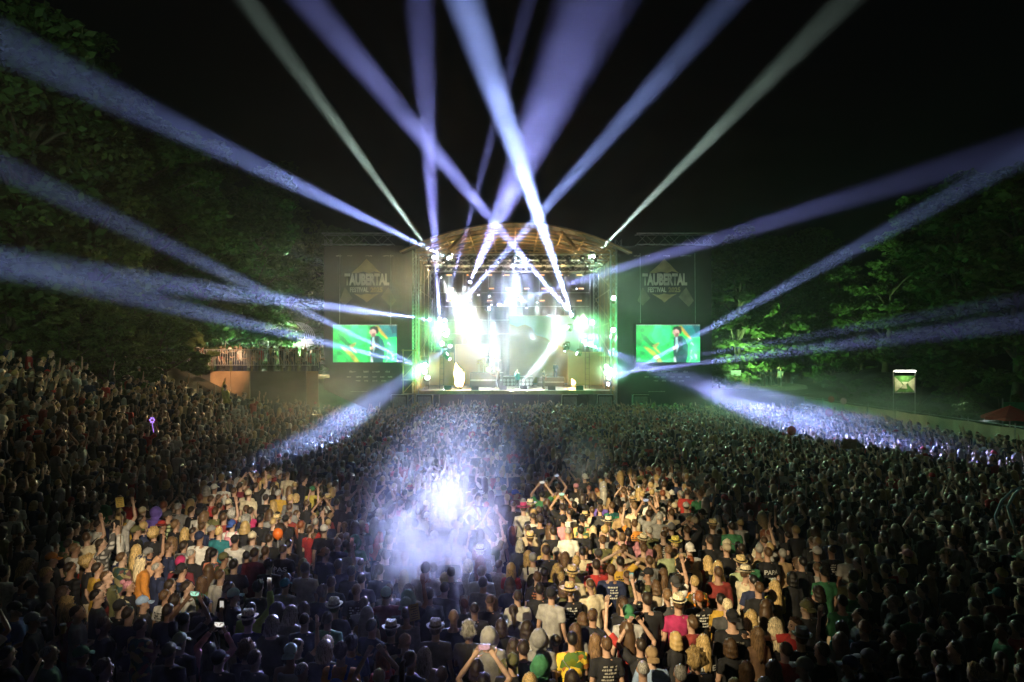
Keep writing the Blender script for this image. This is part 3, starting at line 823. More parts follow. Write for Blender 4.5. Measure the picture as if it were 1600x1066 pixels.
def tower(side, px0, px1, cx, tr, label):
    Y = 58.2
    xa, xb = at(px0, 0, Y).x, at(px1, 0, Y).x
    zt_ = at(0, 384, Y).z
    e = empty('speaker_tower', ((xa + xb) / 2, Y, 0), label, 'speaker tower', 'banner covered speaker towers')
    w = xb - xa
    q = MB(); NN = 14; vs = []
    for j in range(9):
        for i in range(NN + 1):
            vs.append((-w / 2 + w * i / NN, 0.04 * math.sin(i * 1.1 + j * .7), zt_ * j / 8))
    fs = [(j * (NN + 1) + i, j * (NN + 1) + i + 1, (j + 1) * (NN + 1) + i + 1, (j + 1) * (NN + 1) + i) for j in range(8) for i in range(NN)]
    q.add(vs, fs); q.build('scrim', M_scrim, e, True)
    for x in (-w / 2 + .25, w / 2 - .25):
        t_ = truss_mb((x, 0.5, 0), (x, 0.5, zt_ + .6), 0.5, .035, .7, Vector((0, 1, 0))); t_.build('tower_leg', M_steel, e)
    a, b = at(tr[0], 374, Y), at(tr[1], 374, Y)
    t_ = truss_mb((a.x - e.location.x, .2, a.z), (b.x - e.location.x, .2, b.z), 0.95, .045, .95); t_.build('top_truss', M_steel, e)
    for x in (-w * .25, w * .25):
        q = MB()
        for k in range(9): q.box((x, 1.2 + .02 * k * k * .5, zt_ - 1 - .42 * k), (1.2, .5, .4), (.03 * k, 0, 0))
        tag(q.build('line_array', M_black, e), kind='stuff')
    def PX(x, y): p = at(x, y, Y); return p.x - e.location.x, p.z
    def rock(pts):
        q = MB(); q.add([(PX(cx + a, b)[0], -.06, PX(cx + a, b)[1]) for a, b in pts], [tuple(range(len(pts)))])
        q.build('emblem_rock', M_gold_print if len(pts) > 8 else M_rock, e)
    rock([(-24, 427), (-17, 421), (-9, 414), (-4, 408), (0, 404.5), (5, 410), (9, 413), (14, 419), (19, 424), (23, 427), (12, 424), (4, 427.2), (-5, 424.5), (-14, 427)])
    rock([(-20, 459), (-12, 464), (-4, 469), (0, 473), (6, 468), (13, 463), (20, 459), (8, 460.5), (0, 458.8), (-9, 461)])
    rock([(-34, 449), (-42, 470), (-34, 478), (-22, 466)]); rock([(34, 449), (46, 470), (38, 480), (22, 464)])
    x0, z0 = PX(cx - 34.5, 446.5); x1, z1 = PX(cx + 35.5, 427.5)
    put_text('TAUBERTAL', x0, x1, z0, z1, -.075, M_letter, e, 0.055)
    x0, z0 = PX(cx - 26, 457); x1, z1 = PX(cx + 3, 449); put_text('FESTIVAL', x0, x1, z0, z1, -.075, M_letter, e, 0.04)
    x0, z0 = PX(cx + 6, 457); x1, z1 = PX(cx + 25, 449); put_text('2025', x0, x1, z0, z1, -.075, M_gold_print, e, 0.04)
    # small unreadable marks of sponsors along the top edge and below the screen
    r_ = random.Random(5); q = MB()
    def mark(x, y, wd, ht):
        n = max(3, int(wd / 1.6))
        for i in range(n):
            xx = x + wd * (i + .5) / n; h2 = ht * r_.uniform(.45, 1)
            p, z = PX(xx, y + r_.uniform(-.3, .3)); s_ = Y / FPX
            q.box((p, -.06, z), (wd / n * .62 * s_, .01, h2 * s_))
    for x in (-48, -30, -2, 25, 36): mark(cx + x, 400, r_.uniform(6, 12), 2.0)
    sx_ = cx - 27
    for x in (0, 22, 36, 56): mark(sx_ + x, 581, r_.uniform(7, 13), 3)
    for x in (-4, 10, 22, 36, 48, 60): mark(sx_ + x, 589, r_.uniform(6, 9), 2.6)
    for x in (10, 23, 36, 50): mark(sx_ + x, 595, r_.uniform(5, 9), 2.6)
    mark(sx_ + 2, 612, 26, 1.2)
    tag(q.build('small_print', M_letter, e), kind='stuff')
    return e
tower(-1, 506, 649, 573, (504, 616), 'black speaker tower with festival banner left of the stage')
tower(1, 963, 1112, 1038, (994, 1118), 'black speaker tower with festival banner right of the stage')

def emit_vc(name, s):
    m = bpy.data.materials.new(name); m.use_nodes = True
    nt = m.node_tree; N = nt.nodes; L = nt.links
    b = N['Principled BSDF']; b.inputs['Base Color'].default_value = (.01, .01, .01, 1); b.inputs['Roughness'].default_value = .4
    a = N.new('ShaderNodeVertexColor'); a.layer_name = 'picture'
    L.new(a.outputs['Color'], b.inputs['Emission Color']); b.inputs['Emission Strength'].default_value = s
    return m
M_screen = emit_vc('screen_picture', 1.6)
def s2l(c): return tuple((x / 12.92 if x <= .04045 else ((x + .055) / 1.055) ** 2.4) for x in c)
# the live picture, drawn as flat coloured shapes in screen units of 335 x 200
PIC = [
    ((.12, .80, .36), [(0, 0), (335, 0), (335, 200), (0, 200)]),
    ((.08, .62, .24), [(0, 0), (95, 0), (60, 60), (20, 110), (0, 100)]),
    ((.20, .90, .50), [(100, 0), (185, 0), (175, 90), (120, 120), (80, 60)]),
    ((.10, .70, .30), [(0, 130), (60, 150), (90, 200), (0, 200)]),
    ((.05, .52, .22), [(20, 40), (50, 55), (95, 105), (85, 120), (40, 80)]),
    ((.62, .66, .25), [(36, 112), (60, 118), (95, 140), (125, 175), (140, 200), (112, 200), (88, 165), (55, 135)]),
    ((.70, .72, .35), [(85, 108), (118, 92), (122, 98), (104, 120), (130, 150), (120, 152), (95, 126)]),
    ((.05, .50, .50), [(240, 0), (335, 0), (335, 62), (280, 70), (250, 40)]),
    ((.03, .30, .34), [(296, 0), (335, 0), (335, 40), (312, 46)]),
    ((.72, .62, .22), [(222, 4), (236, 2), (262, 34), (290, 70), (282, 76), (252, 48)]),
    ((.10, .90, .45), [(270, 80), (335, 70), (335, 200), (262, 200)]),
    ((.02, .25, .27), [(196, 68), (214, 56), (240, 58), (262, 80), (274, 112), (270, 170), (262, 200), (200, 200), (194, 140)]),
    ((.03, .38, .36), [(240, 60), (262, 80), (274, 112), (268, 150), (248, 110)]),
    ((.62, .80, .80), [(205, 66), (216, 62), (222, 120), (212, 150), (206, 110)]),
    ((.82, .66, .62), [(194, 26), (206, 16), (222, 20), (228, 36), (222, 56), (210, 66), (200, 58), (198, 48), (190, 42)]),
    ((.05, .08, .07), [(190, 22), (198, 8), (216, 3), (234, 10), (240, 28), (234, 48), (226, 42), (224, 28), (210, 20), (198, 26)]),
    ((.55, .36, .33), [(206, 44), (222, 40), (222, 56), (210, 66), (203, 60)]),
    ((.20, .10, .09), [(196, 36), (202, 34), (202, 37), (196, 39)]),
    ((.50, .22, .22), [(192, 51), (199, 50), (199, 53), (193, 54)]),
    ((.10, .45, .42), [(238, 62), (250, 74), (252, 130), (246, 128), (244, 80)]),
    ((.02, .14, .16), [(222, 70), (232, 66), (230, 130), (222, 150)]),
    ((.80, .86, .84), [(196, 170), (206, 166), (210, 200), (198, 200)]),
    ((.85, .70, .62), [(192, 118), (212, 112), (214, 126), (196, 134)]),
]
for k in range(9):
    r_ = random.Random(k); x, y = 276 + r_.random() * 46, 80 + r_.random() * 100
    dx, dy = r_.uniform(-18, 18), r_.uniform(10, 30)
    PIC.append(((.75, .97, .85), [(x, y), (x + 4, y - 1), (x + dx + 5, y + dy), (x + dx + 1, y + dy + 1)]))
PIC.append(((.55, .62, .58), [(0, -3), (335, -3), (335, 1.5), (0, 1.5)]))
for k in range(26):
    r_ = random.Random(k + 40); x = 8 + k * 12.4
    PIC.append(((.05, .09, .07), [(x, -2), (x + r_.uniform(3, 9), -2), (x + r_.uniform(3, 9), .6), (x, .6)]))
PICME = []
def screen(px0, px1, py0, py1, label):
    Y = 57.6
    a, b = at(px0, py1, Y), at(px1, py0, Y)
    e = empty('video_screen', ((a.x + b.x) / 2, Y, a.z), label, 'video screen', 'video screens beside the stage')
    w, h = b.x - a.x, b.z - a.z
    q = MB(); q.box((0, .12, h / 2), (w + .1, .16, h + .1)); q.build('housing', M_black, e)
    if not PICME:
        GX, GY = 150, 90
        gx, gy = np.meshgrid(np.linspace(0, 335, GX), np.linspace(-3, 200, GY))
        img = np.zeros((GY, GX, 3))
        for c, pts in PIC:
            ins = np.zeros(gx.shape, bool); n = len(pts)
            for i in range(n):
                x0, y0 = pts[i]; x1, y1 = pts[(i + 1) % n]
                if y0 == y1: continue
                cr = ((y0 > gy) != (y1 > gy)) & (gx < (x1 - x0) * (gy - y0) / (y1 - y0) + x0)
                ins ^= cr
            img[ins] = s2l(c)
        def blur(im):
            p = np.pad(im, ((1, 1), (1, 1), (0, 0)), 'edge')
            return (p[:-2, 1:-1] + p[2:, 1:-1] + p[1:-1, :-2] + p[1:-1, 2:] + 2 * p[1:-1, 1:-1]) / 6
        sharp = img.copy()
        for _ in range(4): img = blur(img)
        rs = np.random.RandomState(3)
        n1 = np.kron(rs.rand(10, 15), np.ones((9, 10)))[:, :, None]
        for _ in range(10): n1 = blur(n1)
        img = (img * .75 + sharp * .25) * (.62 + .8 * n1) + .05 * rs.rand(GY, GX, 1) * np.array([.6, 1, .7])
        hot = np.exp(-(((gx - 60) / 60) ** 2 + ((gy - 30) / 50) ** 2))[:, :, None] * np.array([.05, .22, .08]) + np.exp(-(((gx - 300) / 30) ** 2 + ((gy - 140) / 50) ** 2))[:, :, None] * np.array([.12, .3, .18])
        img += hot
        V = np.stack([(gx / 335 - .5) * w, np.full(gx.shape, .03), (1 - (gy + 3) / 203) * h], -1).reshape(-1, 3)
        F = [(j * GX + i, (j + 1) * GX + i, (j + 1) * GX + i + 1, j * GX + i + 1) for j in range(GY - 1) for i in range(GX - 1)]
        me = bpy.data.meshes.new('picture'); me.from_pydata(V.tolist(), [], F)
        ca = me.color_attributes.new('picture', 'FLOAT_COLOR', 'POINT')
        ca.data.foreach_set('color', np.concatenate([img, np.ones((GY, GX, 1))], 2).astype(np.float32).ravel())
        PICME.append(me)
    me = PICME[0]
    link('picture', me, e, M_screen)
    q = MB()
    for x in (-w * .4, w * .4): q.bar((x, .12, h), (x, .3, h + 6.0), .03, 6)
    q.build('hanging_cable', M_steel, e)
    return e
screen(520, 620, 507.5, 566.5, 'left video screen showing a dark haired singer on green')
screen(990.5, 1098, 506, 566.5, 'right video screen showing a dark haired singer on green')

# ------------------------------------------------------------------ moving lights
M_lens = {}
def lens_mat(col, s):
    k = (tuple(round(c, 2) for c in col), round(s, 1))
    if k not in M_lens: M_lens[k] = emis('lens_glow', col, s)
    return M_lens[k]
def lamp_meshes():
    q = MB(); q.box((0, 0, .42), (.34, .26, .14)); base = q.mesh('base', M_black)
    q = MB(); q.box((-.2, 0, .2), (.05, .12, .42)); q.box((.2, 0, .2), (.05, .12, .42)); q.box((0, 0, .37), (.4, .12, .05)); yoke = q.mesh('yoke', M_black)
    q = MB(); q.tube([(0, 0, .2), (0, 0, .12), (0, 0, -.1), (0, 0, -.22)], [.10, .14, .145, .15], 12); head = q.mesh('lamp_head', M_black, True)
    return base, yoke, head
LM = lamp_meshes()
def lens_mesh(m, r):
    q = MB(); q.bar((0, 0, -.222), (0, 0, -.235), r, 14); return q.mesh('lens', m)
LENS = {}
def moving_light(p, d, col, s, lab, grp, sc=1.0):
    e = empty('moving_light', p, lab, 'stage light', grp)
    e.scale = (sc, sc, sc)
    link('base', LM[0], e); link('yoke', LM[1], e)
    h = link('lamp_head', LM[2], e)
    h.rotation_euler = Vector(d).to_track_quat('-Z', 'Y').to_euler()
    m = lens_mat(col, s); key = (m.name, 1)
    if key not in LENS: LENS[key] = lens_mesh(m, .125 if s > 30 else .06)
    link('lens', LENS[key], h)
    return e
GM = 'moving lights sending beams out of the stage'
LBL = ['bright','second','third']
for i, (p, d, ang, col, pw) in enumerate(BEAMS[:len(beam_list)]):
    moving_light(p - d * .30, d, [min(1, .35 + .65 * c) for c in col], 60 if pw > 6e5 else 18, beam_list[i][7] if len(beam_list[i]) > 7 else 'black moving light hung above the band, %s of the inner lamps' % ORD[i - 18], GM, 1.0)
GS = 'small unlit moving lights hung from the roof trusses'
for y, z, n, ph in ((57.5, 14.2, 13, .4), (60.5, 13.95, 12, .1), (64.0, 13.9, 10, .3)):
    for k in range(n):
        x = -7.4 + 15.2 * (k + ph) / n
        lit = (k * 7 + int(y)) % 4 == 0
        moving_light((x, y, z - .55), (rnd.uniform(-.5, .5), rnd.uniform(-.8, .2), -1), (1, .85, .6) if lit else (.3, .3, .35), 3 if lit else .1,
                     'small moving light on the %s roof truss, %s from the left' % ({57.5: 'front', 60.5: 'middle', 64.0: 'rear'}[y], ORD[k]), GS, .9)
GP = 'orange panel lamps in rows on the back of the stage'
M_panel = emis('panel_glow', (1.0, .45, .14), 1.6)
q = MB(); q.box((0, 0, 0), (.62, .12, .22)); PH = q.mesh('housing', M_black)
q = MB(); q.box((0, -.07, 0), (.5, .02, .13)); PG = q.mesh('glow_panel', M_panel)
for row, y in enumerate((430, 451, 470)):
    for k, x in enumerate((702, 733, 765, 792, 820, 847, 876, 905)):
        if (row * 3 + k) % 5 == 4: continue
        p = at(x + 3 * (row % 2), y, 69.6)
        e = empty('panel_lamp', p, 'orange panel lamp in the %s row behind the band, %s from the left' % (('top', 'middle', 'lowest')[row], ORD[k]), 'stage light', GP)
        link('housing', PH, e); link('glow_panel', PG, e)
# the big glaring lamps that face the crowd
GG = 'glaring lamps facing the crowd'
q = MB(); q.box((0, .1, 0), (.42, .3, .42)); FH = q.mesh('housing', M_black)
M_glare = emis('glare_green', (.55, 1, .62), 120); M_glw = emis('glare_white', (.9, 1, .93), 140)
q = MB(); q.bar((0, -.06, 0), (0, -.075, 0), .17, 16); FL = q.mesh('lens', M_glare)
q = MB(); q.bar((0, -.06, 0), (0, -.075, 0), .17, 16); FW = q.mesh('lens', M_glw)
for px, py, Y, w, tx in [(684, 507, 61, 1, 'top of the cluster left of the band'), (691, 537, 61, 0, 'lowest of the cluster left of the band'), (697, 523, 61, 1, 'middle of the cluster left of the band'),
                     (914, 501, 61, 0, 'upper pair right of the band, inner one'), (925, 504, 61, 0, 'upper pair right of the band, outer one'), (912.5, 534, 61, 0, 'lower pair right of the band, inner one'), (922.5, 538, 61, 0, 'lower pair right of the band, outer one'),
                     (664, 571, 59.8, 1, 'top of the pole at the left stage edge'), (664, 581, 59.8, 0, 'middle of the pole at the left stage edge'), (668, 590, 59.8, 1, 'lowest on the pole at the left stage edge'),
                     (948, 573, 59.8, 0, 'top of the pole at the right stage edge'), (948, 582, 59.8, 1, 'middle of the pole at the right stage edge'), (952, 590, 59.8, 0, 'lowest on the pole at the right stage edge'),
                     (959, 466, 58.6, 1, 'upper one on the right side tarpaulin'), (958, 516, 58.6, 1, 'lower one on the right side tarpaulin')]:
    e = empty('flood_light', at(px, py, Y), 'glaring %s flood light, %s' % ('white' if w else 'green', tx), 'stage light', GG)
    link('housing', FH, e); link('lens', FW if w else FL, e)
# poles that carry the lamps at both sides of the band
for px, Y, z1, lab in ((690, 61.3, 14.0, 'lamp ladder hanging at the left of the band'), (918, 61.3, 14.0, 'lamp ladder hanging at the right of the band'),
                       (666, 60.1, 5.6, 'short lamp pole at the left stage edge'), (950, 60.1, 5.6, 'short lamp pole at the right stage edge')):
    x = at(px, 0, Y).x
    e = empty('lamp_pole', (x, Y, DZ), lab, 'lamp stand')
    q = MB()
    for dx in (-.18, .18): q.bar((dx, .15, 0), (dx, .15, z1 - DZ), .03, 6)
    q.build('upright', M_black, e)
    q = MB()
    for k in range(int((z1 - DZ) / .5)): q.bar((-.18, .15, .3 + .5 * k), (.18, .15, .3 + .5 * k), .02, 5)
    q.build('rung', M_black, e)
# ------------------------------------------------------------------ people: bodies, clothes, hair
def remesh(mb, vox, target, name, mats, wrinkle=0.0, seed=0, extra=None, smooth_it=2):
    """melt the collected solids into one continuous skin"""
    me = mb.mesh(name + '_raw')
    o = bpy.data.objects.new(name + '_raw', me); COL.objects.link(o)
    md = o.modifiers.new('r', 'REMESH'); md.mode = 'VOXEL'; md.voxel_size = vox; md.use_smooth_shade = True
    ms = o.modifiers.new('s', 'SMOOTH'); ms.factor = 0.5; ms.iterations = smooth_it
    md2 = o.modifiers.new('d', 'DECIMATE'); md2.ratio = 0.3
    dg = bpy.context.evaluated_depsgraph_get()
    out = bpy.data.meshes.new_from_object(o.evaluated_get(dg))
    bpy.data.objects.remove(o); bpy.data.meshes.remove(me)
    out.name = name
    co = np.empty(len(out.vertices) * 3); out.vertices.foreach_get('co', co); co = co.reshape(-1, 3)
    if wrinkle:
        for i, p in enumerate(co):
            n_ = mnoise.noise((p[0] * 9 + seed, p[1] * 9, p[2] * 5)) + .6 * mnoise.noise((p[0] * 20, p[1] * 20 + seed, p[2] * 8))
            co[i] = p + np.array((p[0], p[1], 0)) / (np.hypot(p[0], p[1]) + .05) * n_ * wrinkle
        out.vertices.foreach_set('co', co.ravel())
    out.materials.clear()
    for m in mats: out.materials.append(m)
    if extra is not None:
        bm = bmesh.new(); bm.from_mesh(out)
        e = extra.mesh('x', None, True); e_n = len(bm.faces)
        bm.from_mesh(e); bm.to_mesh(out); bm.free(); bpy.data.meshes.remove(e)
    out.polygons.foreach_set('use_smooth', [True] * len(out.polygons)); out.update()
    return out

def obj_mat(name, rough, kind=None, sss=False):
    """a material whose base colour is the thing's own colour (object colour)"""
    m = bpy.data.materials.new(name); m.use_nodes = True
    nt = m.node_tree; N = nt.nodes; L = nt.links
    b = N['Principled BSDF']; b.inputs['Roughness'].default_value = rough
    b.inputs['Specular IOR Level'].default_value = 0.35
    oi = N.new('ShaderNodeObjectInfo'); tc = N.new('ShaderNodeTexCoord')
    mx = N.new('ShaderNodeMix'); mx.data_type = 'RGBA'; mx.blend_type = 'MULTIPLY'; mx.inputs[0].default_value = 1
    L.new(oi.outputs['Color'], mx.inputs[6])
    def ramp(val, lo, hi, a, b_, smooth=False):
        r_ = N.new('ShaderNodeMapRange'); L.new(val, r_.inputs['Value'])
        r_.inputs['From Min'].default_value = lo; r_.inputs['From Max'].default_value = hi
        r_.inputs['To Min'].default_value = a; r_.inputs['To Max'].default_value = b_
        return r_.outputs['Result']
    nz = N.new('ShaderNodeTexNoise'); nz.inputs['Scale'].default_value = 14; nz.inputs['Detail'].default_value = 4
    L.new(tc.outputs['Object'], nz.inputs['Vector'])
    if kind == 'hair':
        mp = N.new('ShaderNodeMapping'); mp.inputs['Scale'].default_value = (60, 60, 7)
        L.new(tc.outputs['Object'], mp.inputs['Vector']); L.new(mp.outputs['Vector'], nz.inputs['Vector']); nz.inputs['Scale'].default_value = 1.6
        L.new(ramp(nz.outputs['Fac'], .32, .68, .3, 1.9), mx.inputs[7])
    elif kind in ('plaid', 'stripe'):
        w1 = N.new('ShaderNodeTexWave'); w1.wave_type = 'BANDS'; w1.bands_direction = 'Z'; w1.inputs['Scale'].default_value = 3.4 if kind == 'plaid' else 7
        L.new(tc.outputs['Object'], w1.inputs['Vector'])
        if kind == 'plaid':
            w2 = N.new('ShaderNodeTexWave'); w2.bands_direction = 'X'; w2.inputs['Scale'].default_value = 3.4
            L.new(tc.outputs['Object'], w2.inputs['Vector'])
            ad = N.new('ShaderNodeMath'); ad.operation = 'MULTIPLY'
            L.new(w1.outputs['Fac'], ad.inputs[0]); L.new(w2.outputs['Fac'], ad.inputs[1])
            L.new(ramp(ad.outputs[0], .1, .5, .2, 1.3), mx.inputs[7])
        else:
            L.new(ramp(w1.outputs['Fac'], .45, .55, .1, 1.1), mx.inputs[7])
    elif kind == 'floral':
        vo = N.new('ShaderNodeTexVoronoi'); vo.inputs['Scale'].default_value = 13
        L.new(tc.outputs['Object'], vo.inputs['Vector'])
        cr = N.new('ShaderNodeValToRGB'); cr.color_ramp.interpolation = 'CONSTANT'
        e = cr.color_ramp.elements; e[0].position = 0; e[0].color = (.12, .28, .26, 1); e[1].position = .35; e[1].color = (1.2, 1, .5, 1)
        q = e.new(.7); q.color = (.55, .25, .25, 1); q = e.new(.85); q.color = (.2, .3, .12, 1)
        sp = N.new('ShaderNodeSeparateColor'); L.new(vo.outputs['Color'], sp.inputs[0]); L.new(sp.outputs[0], cr.inputs['Fac'])
        L.new(cr.outputs['Color'], mx.inputs[7])
    else:
        L.new(ramp(nz.outputs['Fac'], .3, .7, .78, 1.18), mx.inputs[7])
    L.new(mx.outputs[2], b.inputs['Base Color'])
    if kind != 'skin':
        bp = N.new('ShaderNodeBump'); bp.inputs['Strength'].default_value = .35; bp.inputs['Distance'].default_value = .02
        L.new(nz.outputs['Fac'], bp.inputs['Height']); L.new(bp.outputs['Normal'], b.inputs['Normal'])
    return m
MP = {'skin': obj_mat('skin', .55, 'skin'), 'hair': obj_mat('hair', .45, 'hair'), 'cloth': obj_mat('cloth', .85), 'plaid': obj_mat('plaid_cloth', .85, 'plaid'),
      'stripe': obj_mat('striped_cloth', .85, 'stripe'), 'floral': obj_mat('floral_cloth', .85, 'floral'), 'straw': obj_mat('straw', .8, 'hair')}
M_eye = mat('eye', (.03, .025, .02), .25); M_lip = mat('lip', (.28, .11, .09), .5); M_shoe = mat('shoe', (.04, .04, .04), .6)

POSES = {  # right elbow, right wrist, left elbow, left wrist (mirrored x for the left)
    'down':  ((.245, -.03, 1.13), (.235, .07, .89), (.245, -.03, 1.13), (.235, .07, .89)),
    'fold':  ((.235, .02, 1.13), (.06, .22, 1.17), (.235, .02, 1.13), (.04, .25, 1.12)),
    'right': ((.27, .12, 1.63), (.22, .17, 1.90), (.24, -.02, 1.13), (.2, .12, .92)),
    'left':  ((.24, -.02, 1.13), (.2, .12, .92), (.27, .12, 1.63), (.22, .17, 1.90)),
    'both':  ((.29, .16, 1.60), (.12, .24, 1.83), (.29, .16, 1.60), (.12, .24, 1.83)),
    'phone': ((.25, .12, 1.17), (.08, .34, 1.40), (.245, -.03, 1.13), (.225, .08, .90)),
    'head':  ((.36, .03, 1.64), (.13, -.02, 1.79), (.36, .03, 1.64), (.13, -.02, 1.79)),
    'reach': ((.24, .26, 1.37), (.16, .52, 1.42), (.245, -.03, 1.13), (.2, .12, .92)),
    'play':  ((.26, -.06, 1.16), (.10, .20, 1.05), (.27, .06, 1.14), (.36, .28, 1.22)),
    'drum':  ((.29, .10, 1.18), (.20, .38, 1.22), (.29, .10, 1.18), (.20, .38, 1.30)),
}
BUILD = {'m': dict(sh=.158, chest=.88, waist=.92, hip=.92, arm=.9), 'f': dict(sh=.140, chest=.78, waist=.78, hip=.96, arm=.76), 'l': dict(sh=.168, chest=1.0, waist=1.14, hip=1.02, arm=1.02)}
TORSO = [(.84, .165, .112, 0), (.95, .172, .120, -.005), (1.08, .150, .106, .005), (1.20, .165, .116, .005), (1.32, .178, .120, 0), (1.40, .172, .102, -.005), (1.445, .118, .078, -.01), (1.475, .066, .062, -.008)]
def torso_rings(b, inf=0.0, lo=0):
    B = BUILD[b]; out = []
    for k, (z, rx, ry, yo) in enumerate(TORSO[lo:]):
        s = B['hip'] if z < 1 else B['waist'] if z < 1.15 else B['chest']
        out.append(((0, yo, z), (rx * s + inf, ry * (s if s > 1 else (s + 1) / 2) + inf)))
    return out
def arms(b, pose):
    B = BUILD[b]; e1, w1, e2, w2 = POSES[pose]; out = []
    for sgn, e, w in ((1, e1, w1), (-1, e2, w2)):
        k = B['sh'] / .185
        S = Vector((sgn * B['sh'], -.005, 1.405)); E = Vector((sgn * e[0] * (k if e[2] < 1.3 else 1), e[1], e[2])); W = Vector((sgn * w[0], w[1], w[2]))
        if E.z > 1.5: S.z += .03
        out.append((S, E, W))
    return out
def hand(mb, ex, W, E, curl):
    d = (W - E).normalized()
    side = d.cross(Vector((0, 1, 0)));  side = side.normalized() if side.length > .2 else Vector((1, 0, 0))
    nrm = d.cross(side).normalized()
    palm = W + d * .055
    q = d.to_track_quat('Z', 'Y').to_euler()
    mb.tube([W - d * .02, W + d * .03, W + d * .085], [(.026, .022), (.036, .018), (.036, .014)], 8)
    for k, L_ in enumerate((.060, .074, .070, .054)):
        o = side * (-.027 + .018 * k)
        b0 = palm + d * .02 + o; b1 = b0 + d * (.03 + L_ * .5); b2 = b1 + (d * math.cos(curl) + nrm * math.sin(curl)) * L_ * .55
        ex.tube([b0, b1, b2], [.0088, .0082, .0062], 5)
    t0 = W + d * .02 + side * -.028; t1 = t0 + (d * .6 - side * .8).normalized() * .04; t2 = t1 + (d * .9 - side * .3 + nrm * .3).normalized() * .03
    ex.tube([t0, t1, t2], [.012, .011, .008], 5)
def rotz(p, a, c=Vector((0, 0, 0))):
    return Matrix.Rotation(a, 3, 'Z') @ (Vector(p) - c) + c
_body = {}
def body_mesh(b, pose, yaw):
    k = (b, pose, yaw)
    if k in _body: return _body[k]
    m_, ex = MB(), MB(); B = BUILD[b]
    tr = torso_rings(b); m_.tube([p for p, r in tr], [r for p, r in tr], 16)
    a = math.radians(yaw)
    hd = lambda p: rotz(p, a, Vector((0, -.01, 0)))
    m_.tube([(0, -.012, 1.42), (0, -.005, 1.50), (0, .01, 1.56)], [.062, .054, .056] if b != 'f' else [.052, .045, .048], 10)
    m_.ball(hd((0, .0, 1.655)), (.071, .090, .096), 16, 10, 0, (0, 0, a))
    m_.ball(hd((0, .016, 1.60)), (.057, .070, .085), 14, 9, 0, (0, 0, a))
    m_.ball(hd((0, .075, 1.552)), (.030, .022, .022), 8, 6, 0, (0, 0, a))
    m_.tube([hd((0, .088, 1.665)), hd((0, .108, 1.628)), hd((0, .098, 1.618))], [.010, .017, .012], 6)
    for s_ in (-1, 1):
        m_.ball(hd((s_ * .073, -.005, 1.635)), (.012, .022, .032), 8, 6, 0, (0, 0, a))
        ex.ball(hd((s_ * .029, .082, 1.655)), (.013, .008, .008), 8, 5, 1, (0, 0, a))
        ex.tube([hd((s_ * .045, .076, 1.676)), hd((s_ * .017, .091, 1.678))], [.004, .006], 4, 1)
    ex.ball(hd((0, .089, 1.588)), (.022, .008, .008), 8, 5, 2, (0, 0, a))
    for S, E, W in arms(b, pose):
        t = B['arm']
        m_.tube([S + Vector((-S.x * .35, 0, 0)), S, S.lerp(E, .4), E, E.lerp(W, .35), W], [.06 * t, .058 * t, .048 * t, .040 * t, .040 * t, .026 * (t + 1) / 2], 10)
        hand(m_, ex, W, E, 1.4 if pose in ('down', 'both', 'phone', 'play', 'drum') else .5)
    for s_ in (-1, 1):
        m_.tube([(s_ * .085, 0, .93), (s_ * .095, .01, .70), (s_ * .1, .015, .49), (s_ * .1, -.015, .33), (s_ * .1, -.02, .09)], [.092 * B['hip'], .078 * B['hip'], .056, .052, .038], 10)
        m_.tube([(s_ * .1, -.06, .045), (s_ * .105, .06, .045), (s_ * .11, .15, .03)], [(.042, .045), (.046, .036), (.036, .022)], 8)
    me = remesh(m_, .0115, 0, 'body', [MP['skin'], M_eye, M_lip], 0, 0, ex, 2)
    _body[k] = me; return me
_shirt = {}
def shirt_mesh(b, pose, typ, fab):
    k = (b, pose, typ, fab)
    if k in _shirt: return _shirt[k]
    m_ = MB(); sd = hash(k) % 97 if False else len(_shirt) * 7
    inf = .016 if typ in ('tee', 'tank') else .024
    tr = torso_rings(b, inf)[:-1]
    if typ == 'tank': tr = tr[:-1]
    m_.tube([p for p, r in tr], [r for p, r in tr], 18)
    if typ == 'tank':
        for s_ in (-1, 1): m_.tube([(s_ * .085, .07, 1.38), (s_ * .085, .0, 1.475), (s_ * .085, -.09, 1.36)], [(.022, .016)] * 3, 6)
    else:
        for S, E, W in arms(b, pose):
            t = BUILD[b]['arm']; P0 = S + Vector((-S.x * .4, 0, 0))
            if typ == 'tee': m_.tube([P0, S, S.lerp(E, .35), S.lerp(E, .66)], [.064 * t + .008, .066 * t + .010, .062 * t + .014, .056 * t + .018], 12)
            else: m_.tube([P0, S, S.lerp(E, .5), E, E.lerp(W, .5), E.lerp(W, .95)], [.068 * t + .014, .068 * t + .018, .056 * t + .02, .050 * t + .018, .044 * t + .016, .036 * t + .012], 12)
    if typ == 'hoodie':
        m_.ball((0, -.085, 1.43), (.115, .06, .075), 12, 8); m_.ball((0, -.03, 1.47), (.085, .075, .035), 12, 6)
    if typ == 'tee': m_.tube([(0, -.01, 1.44), (0, -.006, 1.478)], [(.085, .075), (.068, .066)], 14)
    me = remesh(m_, .017, 0, 'shirt', [MP[fab]], .019 if typ != 'tank' else .010, sd)
    _shirt[k] = me; return me
_trs = {}
